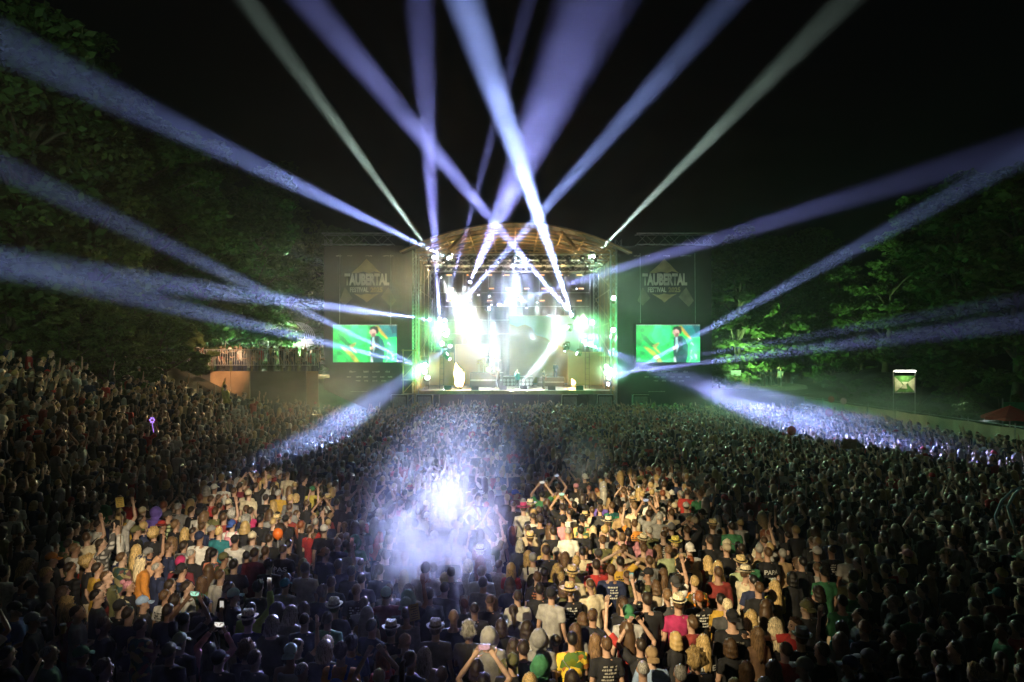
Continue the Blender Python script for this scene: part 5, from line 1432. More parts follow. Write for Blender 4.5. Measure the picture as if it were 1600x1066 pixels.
# ------------------------------------------------------------------ the people nearest the camera, one line each
# tile, x, y of the head inside that tile of the photograph, hair or hat, hair colour, top, options
TILE = {'1': (0, 860, .1932), '2': (260, 860, .1932), '3': (530, 860, .1932), '4': (800, 860, .1932), '5': (1060, 860, .1932), '6': (1320, 860, .1932),
        'A': (100, 770, .1375), 'B': (300, 740, .1625), 'C': (780, 740, .1313), 'D': (950, 740, .1313)}
ROWS = """
1 215 95 W y t.white f=-40
1 420 90 cap d t.darkgrey hat=orange f=-55
1 605 30 S l t.white f=-20
1 375 205 S y t.grey f=-30
1 540 180 S d l.black pat=plaid f=-20
1 690 140 C y t.black f=-50
1 790 190 S d t.mustard f=-25
1 985 95 S b t.grey pat=floral f=-20
1 1110 95 cap w l.orange hat=navy f=-35 long=L
1 1200 30 capb b t.peach hat=grey p=right f=-20
1 1275 150 T g t.navy f=-40
1 1385 15 S b t.navy f=-30
1 855 270 S b t.olive f=-80
1 1000 260 U p t.black f=-70
1 810 320 S d t.maroon pat=floral f=-65
1 785 430 S k t.black f=-55 pr=w
1 1005 420 L w t.darkgrey f=-30
1 970 490 cap d t.black hat=black f=-20
1 1140 440 cap l t.darkgrey hat=lightblue f=-60
1 1260 405 S b t.white f=-15 pr=k
1 175 290 S d t.darkgrey f=-30
1 250 350 S d t.black f=-65
1 510 300 M b t.black f=-40
1 540 400 W y t.pink f=-30
1 560 500 M y t.red f=-15
1 625 520 S d t.lightgrey f=-60
1 120 520 cap d t.blue hat=black f=-70
1 215 510 S d t.black f=-60
1 265 620 cap b t.black hat=grey f=-60 p=phone
1 840 630 S b j.black f=-35
1 930 600 S d t.black f=-10
1 1135 620 S d t.white pat=floral f=-15
1 60 860 S k t.black f=-20 p=phone
1 395 890 T g t.green f=-40
1 640 850 cap d t.black hat=green f=-20
1 840 1030 Q l t.black f=-50
1 1360 520 S d t.black
1 1390 320 S d t.darkgrey pat=plaid f=-15
1 1370 890 cap d t.black hat=olive
2 120 30 U d k.black f=-20
2 200 60 T g t.black f=-15
2 115 150 bean d t.maroon hat=magenta
2 125 190 capb d l.navy hat=black pat=plaid f=-20
2 385 35 S k t.pink pat=floral f=-10
2 465 75 cap d l.olive hat=olive f=-30 bp=darkgrey
2 545 160 S k t.black
2 715 75 S d h.maroon
2 775 45 S b t.grey
2 830 140 Q d t.black
2 945 40 S d t.black tx=PAS
2 1105 100 L y t.grey
2 1285 60 capb b t.navy hat=peach f=-20
2 1125 190 S b t.white
2 1390 150 S d t.navy p=right
2 290 220 L b t.olive
2 435 240 S b t.white f=-10
2 505 340 S k t.black f=-25
2 545 400 cap d t.black hat=mint f=-50
2 140 345 S d t.white f=-50
2 285 430 cap d t.black hat=green
2 310 480 cap k t.black hat=black p=phone
2 30 500 Q d t.olive
2 745 340 Q k t.darkgrey
2 960 290 cap d t.grey hat=teal
2 1335 280 S b t.navy
2 1265 365 Q b t.navy
2 1110 450 M d t.black
2 1360 495 fed d t.black hat=white
2 685 490 S d j.lime p=right
2 895 520 hood d h.darkgrey hat=darkgrey
2 665 635 straw d t.navy hat=palestraw
2 855 640 M g j.darkgrey
2 1035 590 M g t.grey
2 1115 620 T d t.navy
2 1195 600 S d t.green
2 1300 690 M w t.darkgrey
2 1300 840 M g t.darkgrey
2 145 610 S d t.black p=both
2 350 740 L d l.pink p=both
2 570 860 C b t.black
2 425 900 cap k t.black hat=black pr2=w
2 715 910 S b t.black f=-15
2 1005 870 capb b k.lightgrey hat=mint
2 1095 1000 T g t.darkgrey f=-30
2 1410 900 Q d t.orange bp=blue
2 50 860 cap d t.black hat=palegreen
3 380 90 S b t.darkgrey
3 530 70 S r t.grey
3 670 130 L y t.grey
3 1040 80 M w t.white
3 1140 20 fed g t.grey hat=lightgrey
3 1150 210 S l t.lightgrey
3 700 240 S d t.white size=1.1
3 100 190 S d t.black
3 180 250 S k t.navy
3 330 190 S d t.navy
3 140 345 S l t.black pr=w
3 270 430 cap d t.maroon hat=mint f=20
3 200 440 S d t.darkgrey
3 420 410 hood d t.black hat=mint tx=LIEBT
3 540 480 capb d t.black hat=mint p=right
3 265 640 S k t.navy f=-30
3 420 690 fed d t.black hat=white
3 475 800 capb r t.lightgrey hat=peach pat=floral
3 350 830 M r t.red bp=pink f=30
3 690 820 L g t.beige
3 780 660 fed d t.grey hat=grey
3 925 580 B d l.navy
3 1095 490 T d t.darkgrey
3 1220 420 T b t.black
3 1310 550 M d t.black p=phone
3 1115 690 C g t.darkgrey
3 1235 720 hood g j.lightgrey hat=lightgrey
3 1410 740 M d t.olive
3 1390 120 L y t.red
3 1380 260 M d t.navy
3 1110 900 M d t.black
3 830 1030 S d t.black
3 1170 1125 S k t.black p=both
3 30 880 Q k t.blue
3 700 400 S d t.black
3 560 330 M g t.lightgrey
4 45 385 S d t.white st=black
4 170 80 bean d t.white hat=grey bp=black
4 140 50 L y t.black
4 275 50 S d t.black
4 370 130 W y t.yellow
4 430 50 L b t.cream
4 575 20 S k t.cream st=black
4 330 190 Z y t.cream
4 205 240 S b t.black pr=r
4 250 200 S k t.black
4 415 280 M b t.olive
4 465 350 sun b t.black hat=straw pr=w p=phone
4 485 215 straw y t.cream hat=straw
4 495 130 S y t.olive
4 700 40 cap b l.darkred hat=darkgrey pat=plaid
4 680 170 S d t.red
4 640 240 M y t.black
4 690 240 S b t.navy pr=w size=1.08
4 875 120 S k t.mustard p=head pr=k
4 905 35 S b t.cream pr=r
4 905 220 T b h.olive
4 1065 20 S b t.tan
4 1100 195 cap b j.olive hat=black f=75
4 1265 10 S l t.palegreen
4 1250 150 L b t.brown
4 1370 150 C y t.black
4 1220 280 M b t.beige
4 1320 300 capb b t.white hat=darkgrey p=right
4 1030 310 Q k j.black pr=w
4 895 390 L d t.black p=right
4 940 560 capb b t.lightgrey hat=green size=1.04
4 1020 490 S b t.black
4 1090 495 S d t.black size=1.09
4 1255 420 S l t.darkgrey
4 1345 490 fed b t.magenta hat=palestraw p=phone
4 245 370 S k t.black
4 320 410 cap b t.lightgrey hat=black f=-25
4 120 580 M d k.white st=black
4 605 520 M b t.olive
4 655 560 S b t.black f=-40
4 515 610 L b t.grey
4 385 690 U d k.black
4 485 740 S k t.yellow pat=floral st=grey
4 630 720 V l t.black
4 765 800 S b t.black pr=g
4 1130 890 capb r t.lightblue hat=tan
4 485 990 M d t.grey
4 20 740 hood g t.grey hat=grey
4 90 860 S d t.olive
4 210 970 hood d t.black hat=green
4 145 1050 M y t.beige
4 20 950 cap d t.black hat=olive
4 1060 1010 T g t.lightblue
4 1360 1030 S g t.white
4 1355 250 S d t.teal
5 155 40 capb g t.lightgrey hat=white
5 95 90 S r t.cream
5 30 170 C k t.black
5 240 50 L y t.red
5 320 90 L y t.black
5 325 165 W y t.black
5 390 20 cap l t.black hat=beige
5 320 220 S b j.darkred
5 500 130 fed d t.palegreen hat=straw
5 545 210 straw b t.cream hat=palestraw f=-75 p=reach
5 650 340 S b t.black st=cream
5 780 260 L y l.yellow
5 720 70 S b t.black tx=PAPA size=1.05
5 565 100 S d t.green
5 125 290 S y t.orange pat=floral
5 165 420 S r t.black pr=w p=phone
5 340 420 S k t.mustard
5 400 500 S w t.darkgrey
5 440 620 capb k j.black hat=black pr3=g size=1.06
5 590 530 L y t.black
5 640 650 L l t.brown
5 830 620 W w l.black pat=stripe
5 940 670 Q b t.red f=80 p=reach yaw=20
5 1045 390 L d t.black f=80
5 205 720 L y t.black tx=HERE
5 130 960 C y t.black
5 600 900 L b t.black
5 840 960 L b t.darkgrey
5 1015 990 cap g t.white hat=lightgrey f=50
5 1165 890 S b t.black pr3=r f=25
5 1320 600 M d l.teal
5 1325 440 S k j.green
5 1180 190 scarf d t.green
5 1120 60 cap d t.black hat=white
5 920 210 M k t.black
5 1280 45 T d t.black pr=w
5 1380 70 S d t.white
5 500 1040 M y t.beige
5 700 1062 M w t.beige
5 420 720 M b t.black
5 960 60 M b t.brown f=30
6 110 130 S d t.black f=40
6 505 70 cap b t.black hat=pink
6 815 75 cap d t.black hat=olive f=50
6 1190 35 fed d t.black hat=white
6 1110 140 C d t.black
6 1265 200 bean d t.black hat=yellow
6 1430 85 cap d t.black hat=mint
6 700 160 T l t.black
6 910 190 T d t.black f=30
6 465 230 S y t.black
6 345 190 S d t.darkgrey
6 255 270 S k j.black
6 60 340 S k t.green
6 70 440 S b t.black f=30
6 365 360 S b t.darkgrey f=30
6 410 470 S l t.black f=40
6 625 340 S k t.black f=30
6 560 530 S d t.green
6 95 580 S k h.darkgrey f=60
6 160 690 S r t.navy
6 360 600 M d t.grey st=black
6 430 720 S b t.black f=30
6 665 740 capb k t.black hat=black f=40
6 690 860 M d t.black f=60
6 830 500 M k t.black f=70 p=phone
6 1100 310 S k t.black f=30
6 1050 480 S k t.olive
6 985 670 S b t.black f=30
6 960 900 S d t.black f=40
6 1280 670 S d j.green f=60
6 1360 640 S d t.red f=20
6 1240 390 cap d t.maroon hat=teal
6 1440 330 fed d t.black hat=beige
6 40 960 cap r t.navy hat=navy f=40
6 135 930 cap l t.black hat=grey f=40
6 1050 1040 Q y t.black
6 1430 1010 S d t.green
6 760 930 S d t.navy
6 1180 560 M d t.darkgrey
6 700 620 S k t.black
6 1420 480 S k t.black
6 1180 960 S k t.black
6 880 1020 S d t.darkgrey
6 480 960 S d t.black
A 665 270 S d h.mustard pr=k
A 400 400 S d t.white st=black f=-30
A 600 435 capb d l.white hat=black st=black f=-25
A 820 480 cap d t.black hat=olive f=-40
A 950 480 C y t.black
A 1080 270 hood d h.purple hat=purple
A 1180 285 cap b l.palegreen hat=darkgrey pat=plaid f=-40
A 1270 380 Q l t.black f=-20
A 1230 500 W l t.black
A 1375 430 L y t.black
A 1330 200 S g t.grey
A 1450 210 S d t.black p=phone
A 1540 270 cap k t.white hat=black st=black
A 1560 420 S b t.navy
A 825 640 L y t.olive
A 1540 600 bean d t.white hat=navy size=1.08
A 420 640 S d l.lightgrey pat=plaid p=right f=-40
A 735 90 S l t.red
A 890 90 L b t.black
A 200 50 S l t.black
A 60 200 M d t.darkgrey
A 140 420 S d t.black
A 60 480 S d t.green
A 360 180 S b t.black f=-60
A 440 110 S d t.green
B 215 170 cap b t.white hat=white st=black
B 305 130 S b t.white
B 405 180 S b t.black
B 465 150 S d t.maroon
B 530 190 S l t.cream
B 650 100 S r t.darkgrey pr=w
B 695 50 S b t.navy
B 805 90 L y t.navy
B 830 210 S g t.mustard
B 350 310 cap b t.black hat=cream
B 545 240 cap b t.cream hat=cream
B 710 260 S d t.black
B 785 280 L y t.black
B 950 270 S y t.grey
B 1000 210 M y t.black
B 1160 160 cap b t.yellow hat=green
B 715 370 S k t.white
B 525 350 S b t.cream
B 565 400 S d t.magenta
B 310 400 S b t.navy
B 395 420 C g t.navy
B 170 410 S b t.olive
B 480 490 C g t.olive
B 385 510 capb b t.white hat=blue bp=pink
B 190 560 cap b t.navy hat=grey f=-50
B 260 610 S y t.teal
B 415 660 cap k l.white hat=black
B 465 660 cap b t.grey hat=cream
B 660 490 S k t.black
B 815 490 fed b t.black hat=straw
B 900 450 cap k t.black hat=black
B 580 620 L b t.grey pat=stripe
B 730 660 S d t.black
B 850 590 C d t.darkgrey
B 930 730 S k t.black
B 1310 270 fed b t.white hat=straw
B 1390 310 S k t.black
B 1275 200 M d t.darkgrey
B 1270 590 cap d t.black hat=white
B 1480 700 hood d t.green hat=green
B 1400 710 S b t.navy
C 570 70 bean b t.cream hat=red
C 550 150 straw y t.olive hat=palestraw
C 700 180 S b k.yellow p=both
C 915 165 cap b t.black hat=pink
C 195 280 cap b t.maroon hat=blue f=-60
C 510 300 S k t.green p=both
C 285 345 S g t.grey
C 370 400 sun y t.cream hat=cream
C 290 465 sun b t.white hat=magenta
C 470 480 S b t.black
C 550 440 S k t.black
C 755 450 S d t.black p=both
C 870 370 L r t.maroon
C 895 430 S k t.black
C 1200 355 cap k t.purple hat=black
C 1200 450 S b t.darkgrey
C 1340 430 S b t.teal pat=floral
C 990 580 capb k t.cream hat=black pat=floral
C 1120 620 L w t.black
C 1280 620 sun b k.white hat=cream
C 760 590 capb k t.pink hat=black
C 600 620 L b t.grey
C 500 590 Q d j.black
C 340 710 T d t.beige
C 465 810 fed b t.black hat=straw
C 550 820 L y t.cream pat=floral
C 665 740 S d t.black
C 820 760 T g t.white size=1.05
C 895 700 M y t.black
C 970 720 S k t.black
C 1345 760 S k t.grey
C 1230 840 S b t.olive st=black
C 250 860 M g t.navy
C 430 50 S b t.peach p=right
D 310 470 S l t.cream size=1.08
D 160 490 S b t.tan
D 290 340 fed b t.black hat=tan
D 495 520 S d t.grey p=both
D 610 550 S g t.grey
D 755 510 S b t.beige st=black
D 790 400 cap b t.black hat=cream
D 930 430 cap d t.darkgrey hat=white
D 1100 330 S l t.green size=1.1
D 940 690 S b l.black p=head
D 1030 640 cap b t.black hat=beige
D 1245 690 fed b t.black hat=straw
D 1470 690 S d t.green
D 1415 910 cap b t.black hat=cream f=-60
D 110 910 M y t.yellow
D 620 870 L l t.cream
D 660 750 T b j.black pr=w
D 420 820 straw b t.pink hat=palestraw
D 490 710 S g t.olive
D 200 760 S k t.pink
D 315 630 S b t.orange pr=k p=left
D 800 880 straw y t.beige hat=yellow
D 1330 880 S d t.black
"""
recs = []
for ln in ROWS.strip().splitlines():
    w = ln.split(); ox, oy, s = TILE[w[0]]
    d = dict(q.split('=') for q in w[6:] if '=' in q)
    recs.append(dict(px=ox + s * float(w[1]), py=oy + s * float(w[2]), hair=w[3], hc=w[4], top=w[5].split('.'), o=d))
def base_label(r):
    t, o = r['top'], r['o']
    hat = o.get('hat'); hat = WORDC.get(hat, hat)
    if hat == 'straw': hat = 'straw' 
    if hat == 'palestraw': hat = 'pale straw'
    h = HW[r['hair']].format(h=HAIRN[r['hc']], t=hat)
    pt = {'plaid': 'plaid ', 'floral': 'patterned ', 'stripe': 'striped '}.get(o.get('pat'), '')
    x = '%s in %s%s %s' % (h, pt, WORDC.get(t[1], t[1]), TW[t[0]])
    ex = []
    if 'tx' in o: ex.append('lettered on the back')
    elif any(k in o for k in ('pr', 'pr2', 'pr3')): ex.append('with back print')
    if 'bp' in o: ex.append('with %s backpack' % o['bp'])
    if 'st' in o: ex.append('with %s shoulder strap' % o['st'])
    if o.get('p') in POSEW: ex.append(POSEW[o['p']])
    return x, ex[:2]
# extra dim figures fill the gaps between the people above, so that about 300 stand out singly
r2 = random.Random(99)
tries = 0
fills = []
MAXI = 296
while len(recs) < MAXI and tries < 6000:
    tries += 1
    py = 1066 - (r2.random() ** 1.3) * 190; px = r2.uniform(5, 1595)
    need = (py - 556) * .055
    if all(math.hypot(q['px'] - px, (q['py'] - py) * 1.25) > need for q in recs):
        hr = r2.choice('SSSSTQMLUP'); f_ = hr in 'MLUP'
        recs.append(dict(px=px, py=py, hair=hr, hc=r2.choice('kddbbl'), top=['t', r2.choice(['black', 'black', 'navy', 'darkgrey', 'grey', 'olive', 'maroon', 'brown'])], o={'f': str(r2.choice([0, 0, -20, 20]))}))
labs = [base_label(r) for r in recs]
def full(i): return labs[i][0] + (', ' + ', '.join(labs[i][1]) if labs[i][1] else '')
cnt = {}
for i in range(len(recs)): cnt[full(i)] = cnt.get(full(i), 0) + 1
uniq = [i for i in range(len(recs)) if cnt[full(i)] == 1]
shortcnt = {}
for i in range(len(recs)): shortcnt[labs[i][0]] = shortcnt.get(labs[i][0], 0) + 1
refs = [i for i in range(len(recs)) if shortcnt[labs[i][0]] == 1 and len(labs[i][0].split()) <= 8]
taken = set(full(i) for i in uniq)
FINAL = {}
for i in uniq: FINAL[i] = full(i)
for i in range(len(recs)):
    if i in FINAL: continue
    r = recs[i]
    for j in sorted(refs, key=lambda j: math.hypot(recs[j]['px'] - r['px'], 1.4 * (recs[j]['py'] - r['py']))):
        if j == i: continue
        dx, dy = r['px'] - recs[j]['px'], r['py'] - recs[j]['py']
        rel = ('right of' if dx > 0 else 'left of') if abs(dx) > abs(dy) * 1.2 else ('in front of' if dy > 0 else 'beyond')
        rel = {'in front of': 'nearer than', 'beyond': 'behind'}.get(rel, rel)
        sh = labs[i][0]
        c = '%s, %s %s' % (sh, rel, labs[j][0].replace(' in ', ', ').replace(' hair', ''))
        if len(c.split()) <= 15 and c not in taken:
            taken.add(c); FINAL[i] = c; break
    else:
        FINAL[i] = labs[i][0]
order = sorted(range(len(recs)), key=lambda i: -recs[i]['py'])
placed = []
NAMED = {}
for i in order:
    r = recs[i]; o = r['o']
    x, y = solve(r['px'], r['py'])
    size = float(o['size']) if 'size' in o else None
    # keep shoulders from cutting through each other
    for _ in range(6):
        for (qx, qy) in placed:
            d = math.hypot(x - qx, y - qy)
            if d < .36:
                k = (.36 - d) / max(d, .02); x += (x - qx) * k * .6 + .001; y += (y - qy) * k * .6
    placed.append((x, y))
    hair = r['hair']; 
    lb_ = FINAL[i]
    if not lb_.split()[0] in ('person',): lb_ = 'person, ' + lb_
    lb_ = ' '.join(lb_.split()[:16])
    e = make_person(x, y, hgt(x, y), hair, r['hc'], r['top'], float(o.get('f', 0)), o.get('p', 'down' if rnd.random() < .62 else 'fold'), o.get('pat', 'cloth'), o.get('hat'), None, size, lb_, 'people standing in the crowd', float(o.get('yaw', 0)))
    NAMED[(round(r['px']), round(r['py']))] = e
    PC = {'w': (.6, .6, .56), 'k': (.03, .03, .03), 'r': (.45, .16, .08), 'g': (.42, .40, .34)}
    if 'pr' in o: back_patch(e, PC[o['pr']], i)
    if 'pr3' in o: back_patch(e, PC[o['pr3']], i, 1.33, .24, .05)
    if 'tx' in o: back_print(e, [o['tx']], (.55, .55, .52), 1.27, .27, .085)
    if o.get('tx') == 'PAPA':
        q = MB(); q.ball((0, -.165, 1.17), (.045, .008, .05), 10, 7); q.ball((-.05, -.163, 1.20), (.03, .006, .02), 8, 5); q.ball((.05, -.163, 1.20), (.03, .006, .02), 8, 5); q.ball((0, -.162, 1.10), (.05, .006, .022), 8, 5)
        q.build('shirt_emblem', MATS['print_0.55_0.55'], e)
    if 'st' in o: strap(e, o['st'], 1 if i % 2 else -1)
    if 'bp' in o: backpack(e, o['bp'])
    if 'long' in o:
        for nm, me, slot, kids in hair_parts('L'):
            h_ = link(nm, me, e); h_.location = HC; h_.color = (*HAIRC[r['hc']], 1)
    if o.get('p') in ('both', 'phone') or (r['hair'], r['hc'], o.get('p')) in (('L', 'd', 'right'),) or (o.get('p') == 'right' and r['top'][1] in ('lime', 'navy')):
        p = o['p']
        loc = {'both': Vector((0, .27, 1.93)), 'phone': Vector((.06, .39, 1.49)), 'right': Vector((.2, .20, 2.02))}[p]
        bpy.context.view_layer.update()
        w = e.matrix_world @ loc
        if not (r['hc'] == 'b' and r['hair'] == 'cap'):
            phone(w, e.rotation_euler.z, 'phone held by person with %s' % ' '.join(FINAL[i].replace('hand held up in front', '').replace('both arms up', '').replace(' ,', ',').strip(' ,').split()[:7] + ['in', 'the %s' % ('left crowd' if r['px'] < 560 else 'middle' if r['px'] < 1000 else 'right crowd')]), r2.choice([(.75, .85, 1), (1, .95, .85), (.5, 1, .7), (1, .55, .6)]), r2.uniform(.4, 1.0), p == 'both')
        else:
            c = empty('beer_cup', w, 'clear cup of beer held by the person in the grey cap', 'cup')
            q = MB(); q.bar((0, 0, -.06), (0, 0, .06), .033, 12, .045); q.build('cup', mat('beer', (.5, .28, .04), .3), c)
            q = MB(); q.bar((0, 0, .061), (0, 0, .078), .043, 12, .042); q.build('foam', M_white, c)

# ------------------------------------------------------------------ band and a few figures picked out farther off
bands = [(808, 58.9, 'S', 'd', ['j', 'teal'], 180, 'phone', 'dark haired singer in teal jacket at the front of the stage'),
         (762, 66.2, 'S', 'k', ['t', 'black'], 180, 'drum', 'drummer in black behind the drum kit on the riser'),
         (849, 60.6, 'Q', 'd', ['t', 'black'], 180, 'play', 'guitarist in black at the right of the singer'),
         (778, 60.8, 'L', 'b', ['t', 'darkgrey'], 160, 'play', 'bass player in dark grey at the left of the singer'),
         (868, 65.6, 'S', 'b', ['l', 'navy'], 200, 'fold', 'keyboard player in navy on the low riser')]
for px, Y, h, hc, tp, f_, ps, lb_ in bands:
    z = DZ
    if Y == 66.2: z = at(0, 583, 64).z + .15
    if Y == 65.6: z = DZ + .6
    e = make_person(at(px, 0, Y).x, Y, z, h, hc, tp, f_, ps, 'cloth', None, None, 1.0, lb_, 'band on the stage', 0, 'black')
    if ps == 'play':
        g = empty('electric_guitar', e.location + Vector((0, 0, 0)), 'electric guitar of the ' + ('guitarist' if px > 800 else 'bass player'), 'guitar', None, e.rotation_euler.z)
        q = MB(); q.ball((.12, .18, 1.0), (.16, .03, .12), 14, 6); q.ball((.24, .18, .95), (.12, .03, .15), 12, 6); q.build('body', mat('guitar_%d' % px, (.35, .06, .03), .3), g)
        q = MB(); q.tube([(.02, .18, 1.03), (-.36, .24, 1.22), (-.56, .27, 1.32)], [(.03, .012), (.025, .012), (.03, .01)], 6); q.build('neck', M_wood, g)
        q = MB(); q.tube([(-.56, .27, 1.32), (-.68, .29, 1.38)], [(.04, .01), (.03, .01)], 6); q.build('headstock', M_wood, g)
far = [(1322, 655, 'S', 'd', ['l', 'red'], 'left', 'figure in red top with arm up near the right fence', 1.55),
       (352, 592, 'S', 'd', ['l', 'yellow'], 'left', 'figure in yellow top raised above the left crowd', 1.55),
       (396, 594, 'S', 'd', ['t', 'red'], 'right', 'figure in bright red tee below the left terrace', 1.6)]
for px, py, h, hc, tp, ps, lb_, hh in far:
    x, y = solve(px, py, hh + .25)
    if px < 800: y = 34.5; x = (px - 800) / FPX * y
    make_person(x, y, hgt(x, y) + .3, h, hc, tp, 0, ps, 'cloth', None, None, 1.05, lb_, None)
    placed.append((x, y))

# things carried in the crowd
def stick_sign(px, py, Y, w, h, lab, tilt, rows, ang):
    p = at(px, py, Y)
    e = empty('stick_sign', (p.x, Y, p.z - .62), lab, 'sign', None, ang)
    q = MB(); q.bar((0, 0.02, -.25), (0, .02, .62 - h * .4), .009, 6); q.build('stick', M_wood, e)
    q = MB(); q.box((0, 0, .62), (w, .012, h), (0, tilt, 0)); q.build('board', mat('sign_yellow_%d' % px, (.55, .40, .10), .7, 0, .1), e)
    q = MB(); r_ = random.Random(px)
    for k in range(rows):
        n = r_.randint(4, 6)
        for j in range(n):
            ww = w * .7 / n
            xx = -w * .35 + ww * (j + .5); zz = h * .36 - h * .72 * k / (rows - 1)
            if r_.random() < .85:
                c, s = math.cos(tilt), math.sin(tilt)
                q.box((xx * c + zz * s, -.009, .62 + zz * c - xx * s), (ww * .7, .004, h * .05), (0, tilt, 0))
    tag(q.build('print', M_black, e), kind='stuff')
stick_sign(187, 785, 14.6, .17, .21, 'yellow cardboard sign on a stick over the dark crowd on the left', -.1, 5, 0)
stick_sign(647, 957, 10.4, .155, .25, 'pale yellow sign on a stick held by the mint capped person', -.12, 6, .35)
x, y = solve(1328, 697, 2.0)
e = empty('cardboard_sign', (x, y, hgt(x, y) + 1.9), 'brown cardboard piece held up in the right crowd', 'sign')
q = MB(); q.box((0, 0, .18), (.55, .01, .42), (0, .06, 0)); q.build('board', mat('cardboard', (.36, .24, .13), .8), e)
def balloon(px, py, hh, r_, colr, lab):
    x, y = solve(px, py, hh)
    z = hgt(x, y) + hh
    e = empty('balloon', (x, y, z), lab, 'balloon')
    q = MB(); q.ball((0, 0, 0), (r_, r_, r_ * 1.12), 16, 12); q.bar((0, 0, -r_ * 1.17), (0, 0, -r_ * 1.08), .035, 8, .012); q.build('body', mat('rubber_%d' % px, colr, .25, 0, .05), e, True)
    q = MB(); q.bar((0, 0, -r_ * 1.15), (.02, 0, -.9), .006, 4); q.build('string', M_white, e)
balloon(1299, 624, 2.5, .22, (.5, .03, .03), 'red balloon floating by the right fence')
balloon(1318, 627, 2.4, .22, (.6, .35, .5), 'pale pink balloon floating by the right fence')
balloon(1296, 645, 2.1, .24, (.5, .03, .03), 'red balloon over the right crowd below the other two')
balloon(1237, 673, 2.1, .2, (.5, .04, .05), 'lone red balloon over the middle of the right crowd')
balloon(434, 834, 1.72, .11, (.75, .16, .02), 'orange ball beside the blue cap in the lit left crowd')
x, y = solve(237, 658, 2.3)
e = empty('light_wand', (x, y, hgt(x, y) + 1.9), 'violet glowing flower shaped light wand over the left crowd', 'light wand'); e.scale = (.55, .55, .55)
M_viol = emis('violet_glow', (.5, .25, 1.0), 1.6)
q = MB(); q.tube([(.12, 0, 0), (.06, 0, .35), (.02, 0, .62)], .018, 6); q.build('stem', M_viol, e)
for k in range(6):
    a = k * math.pi / 3; q = MB(); q.ball((.02 + .13 * math.cos(a), 0, .78 + .13 * math.sin(a)), (.06, .03, .06), 8, 6); q.build('petal', M_viol, e)
x, y = solve(1580, 790, 2.2)
e = empty('pool_noodle', (x, y, hgt(x, y) + 1.4), 'pale blue foam tube bent in a loop at the right edge of the crowd', 'foam tube')
q = MB(); q.tube([(-.28, 0, .2), (-.36, 0, .55), (-.22, 0, .9), (.05, 0, 1.15), (.22, 0, 1.22), (.12, .05, 1.05), (-.02, .08, .75), (.1, .1, .4), (.2, .1, .1)], .03, 8); q.build('tube', mat('foam', (.35, .55, .60), .8), e, True)

# ------------------------------------------------------------------ the mass of the crowd behind: instances on points
def joined(b, pose, typ, hair, name):
    bm = bmesh.new(); mats = []
    def add(me, M=None, slot=0):
        n0 = len(bm.faces); nv = len(bm.verts)
        bm.from_mesh(me)
        bm.verts.ensure_lookup_table(); bm.faces.ensure_lookup_table()
        if M is not None: bmesh.ops.transform(bm, matrix=M, verts=bm.verts[nv:])
        for f_ in bm.faces[n0:]: f_.material_index = slot
    add(body_mesh(b, pose, 0), None, 0); add(shirt_mesh(b, pose, typ, 'cloth'), None, 1); add(trouser_mesh(b), None, 2)
    for nm, me, slot, kids in hair_parts(hair):
        add(me, Matrix.Translation(HC), 3 if slot == 'hair' else 4)
        for kn, km, ks in kids: add(km, Matrix.Translation(HC), 4 if ks else 2)
    me = bpy.data.meshes.new(name); bm.to_mesh(me); bm.free()
    for m in CMATS: me.materials.append(m)
    me.polygons.foreach_set('use_smooth', [True] * len(me.polygons))
    return me
def random_mat(name, cols, rough):
    m = bpy.data.materials.new(name); m.use_nodes = True
    nt = m.node_tree; N = nt.nodes; L = nt.links
    b = N['Principled BSDF']; b.inputs['Roughness'].default_value = rough
    oi = N.new('ShaderNodeObjectInfo')
    mm = N.new('ShaderNodeMath'); mm.operation = 'MULTIPLY'; mm.inputs[1].default_value = 7.31 + len(name)
    fr = N.new('ShaderNodeMath'); fr.operation = 'FRACT'
    L.new(oi.outputs['Random'], mm.inputs[0]); L.new(mm.outputs[0], fr.inputs[0])
    cr = N.new('ShaderNodeValToRGB'); cr.color_ramp.interpolation = 'CONSTANT'
    el = cr.color_ramp.elements
    while len(el) < len(cols): el.new(1.0)
    for k, c in enumerate(cols): el[k].position = k / len(cols); el[k].color = (*c, 1)
    L.new(fr.outputs[0], cr.inputs['Fac'])
    nz = N.new('ShaderNodeTexNoise'); nz.inputs['Scale'].default_value = 18
    tc = N.new('ShaderNodeTexCoord'); L.new(tc.outputs['Object'], nz.inputs['Vector'])
    mr = N.new('ShaderNodeMapRange'); mr.inputs['To Min'].default_value = .5; mr.inputs['To Max'].default_value = 1.5; L.new(nz.outputs['Fac'], mr.inputs['Value'])
    mx = N.new('ShaderNodeMix'); mx.data_type = 'RGBA'; mx.blend_type = 'MULTIPLY'; mx.inputs[0].default_value = 1
    L.new(cr.outputs['Color'], mx.inputs[6]); L.new(mr.outputs['Result'], mx.inputs[7]); L.new(mx.outputs[2], b.inputs['Base Color'])
    return m
cc = COLC
CMATS = [random_mat('crowd_skin', SKINC, .55),
         random_mat('crowd_tops', [cc[k] for k in ('black', 'navy', 'white', 'black', 'darkgrey', 'grey', 'black', 'olive', 'darkred', 'cream', 'black', 'lightgrey', 'navy', 'black', 'red', 'black', 'tan', 'darkgrey', 'black', 'black', 'grey', 'darkgrey', 'black', 'beige', 'navy')], .85),
         random_mat('crowd_trousers', [cc[k] for k in ('black', 'navy', 'darkgrey', 'olive')], .85),
         random_mat('crowd_hair', [HAIRC[k] for k in 'kdbdblybgdryb'], .45),
         random_mat('crowd_hats', [cc[k] for k in ('black', 'white', 'navy', 'straw', 'grey', 'red', 'palestraw', 'olive')], .85)]
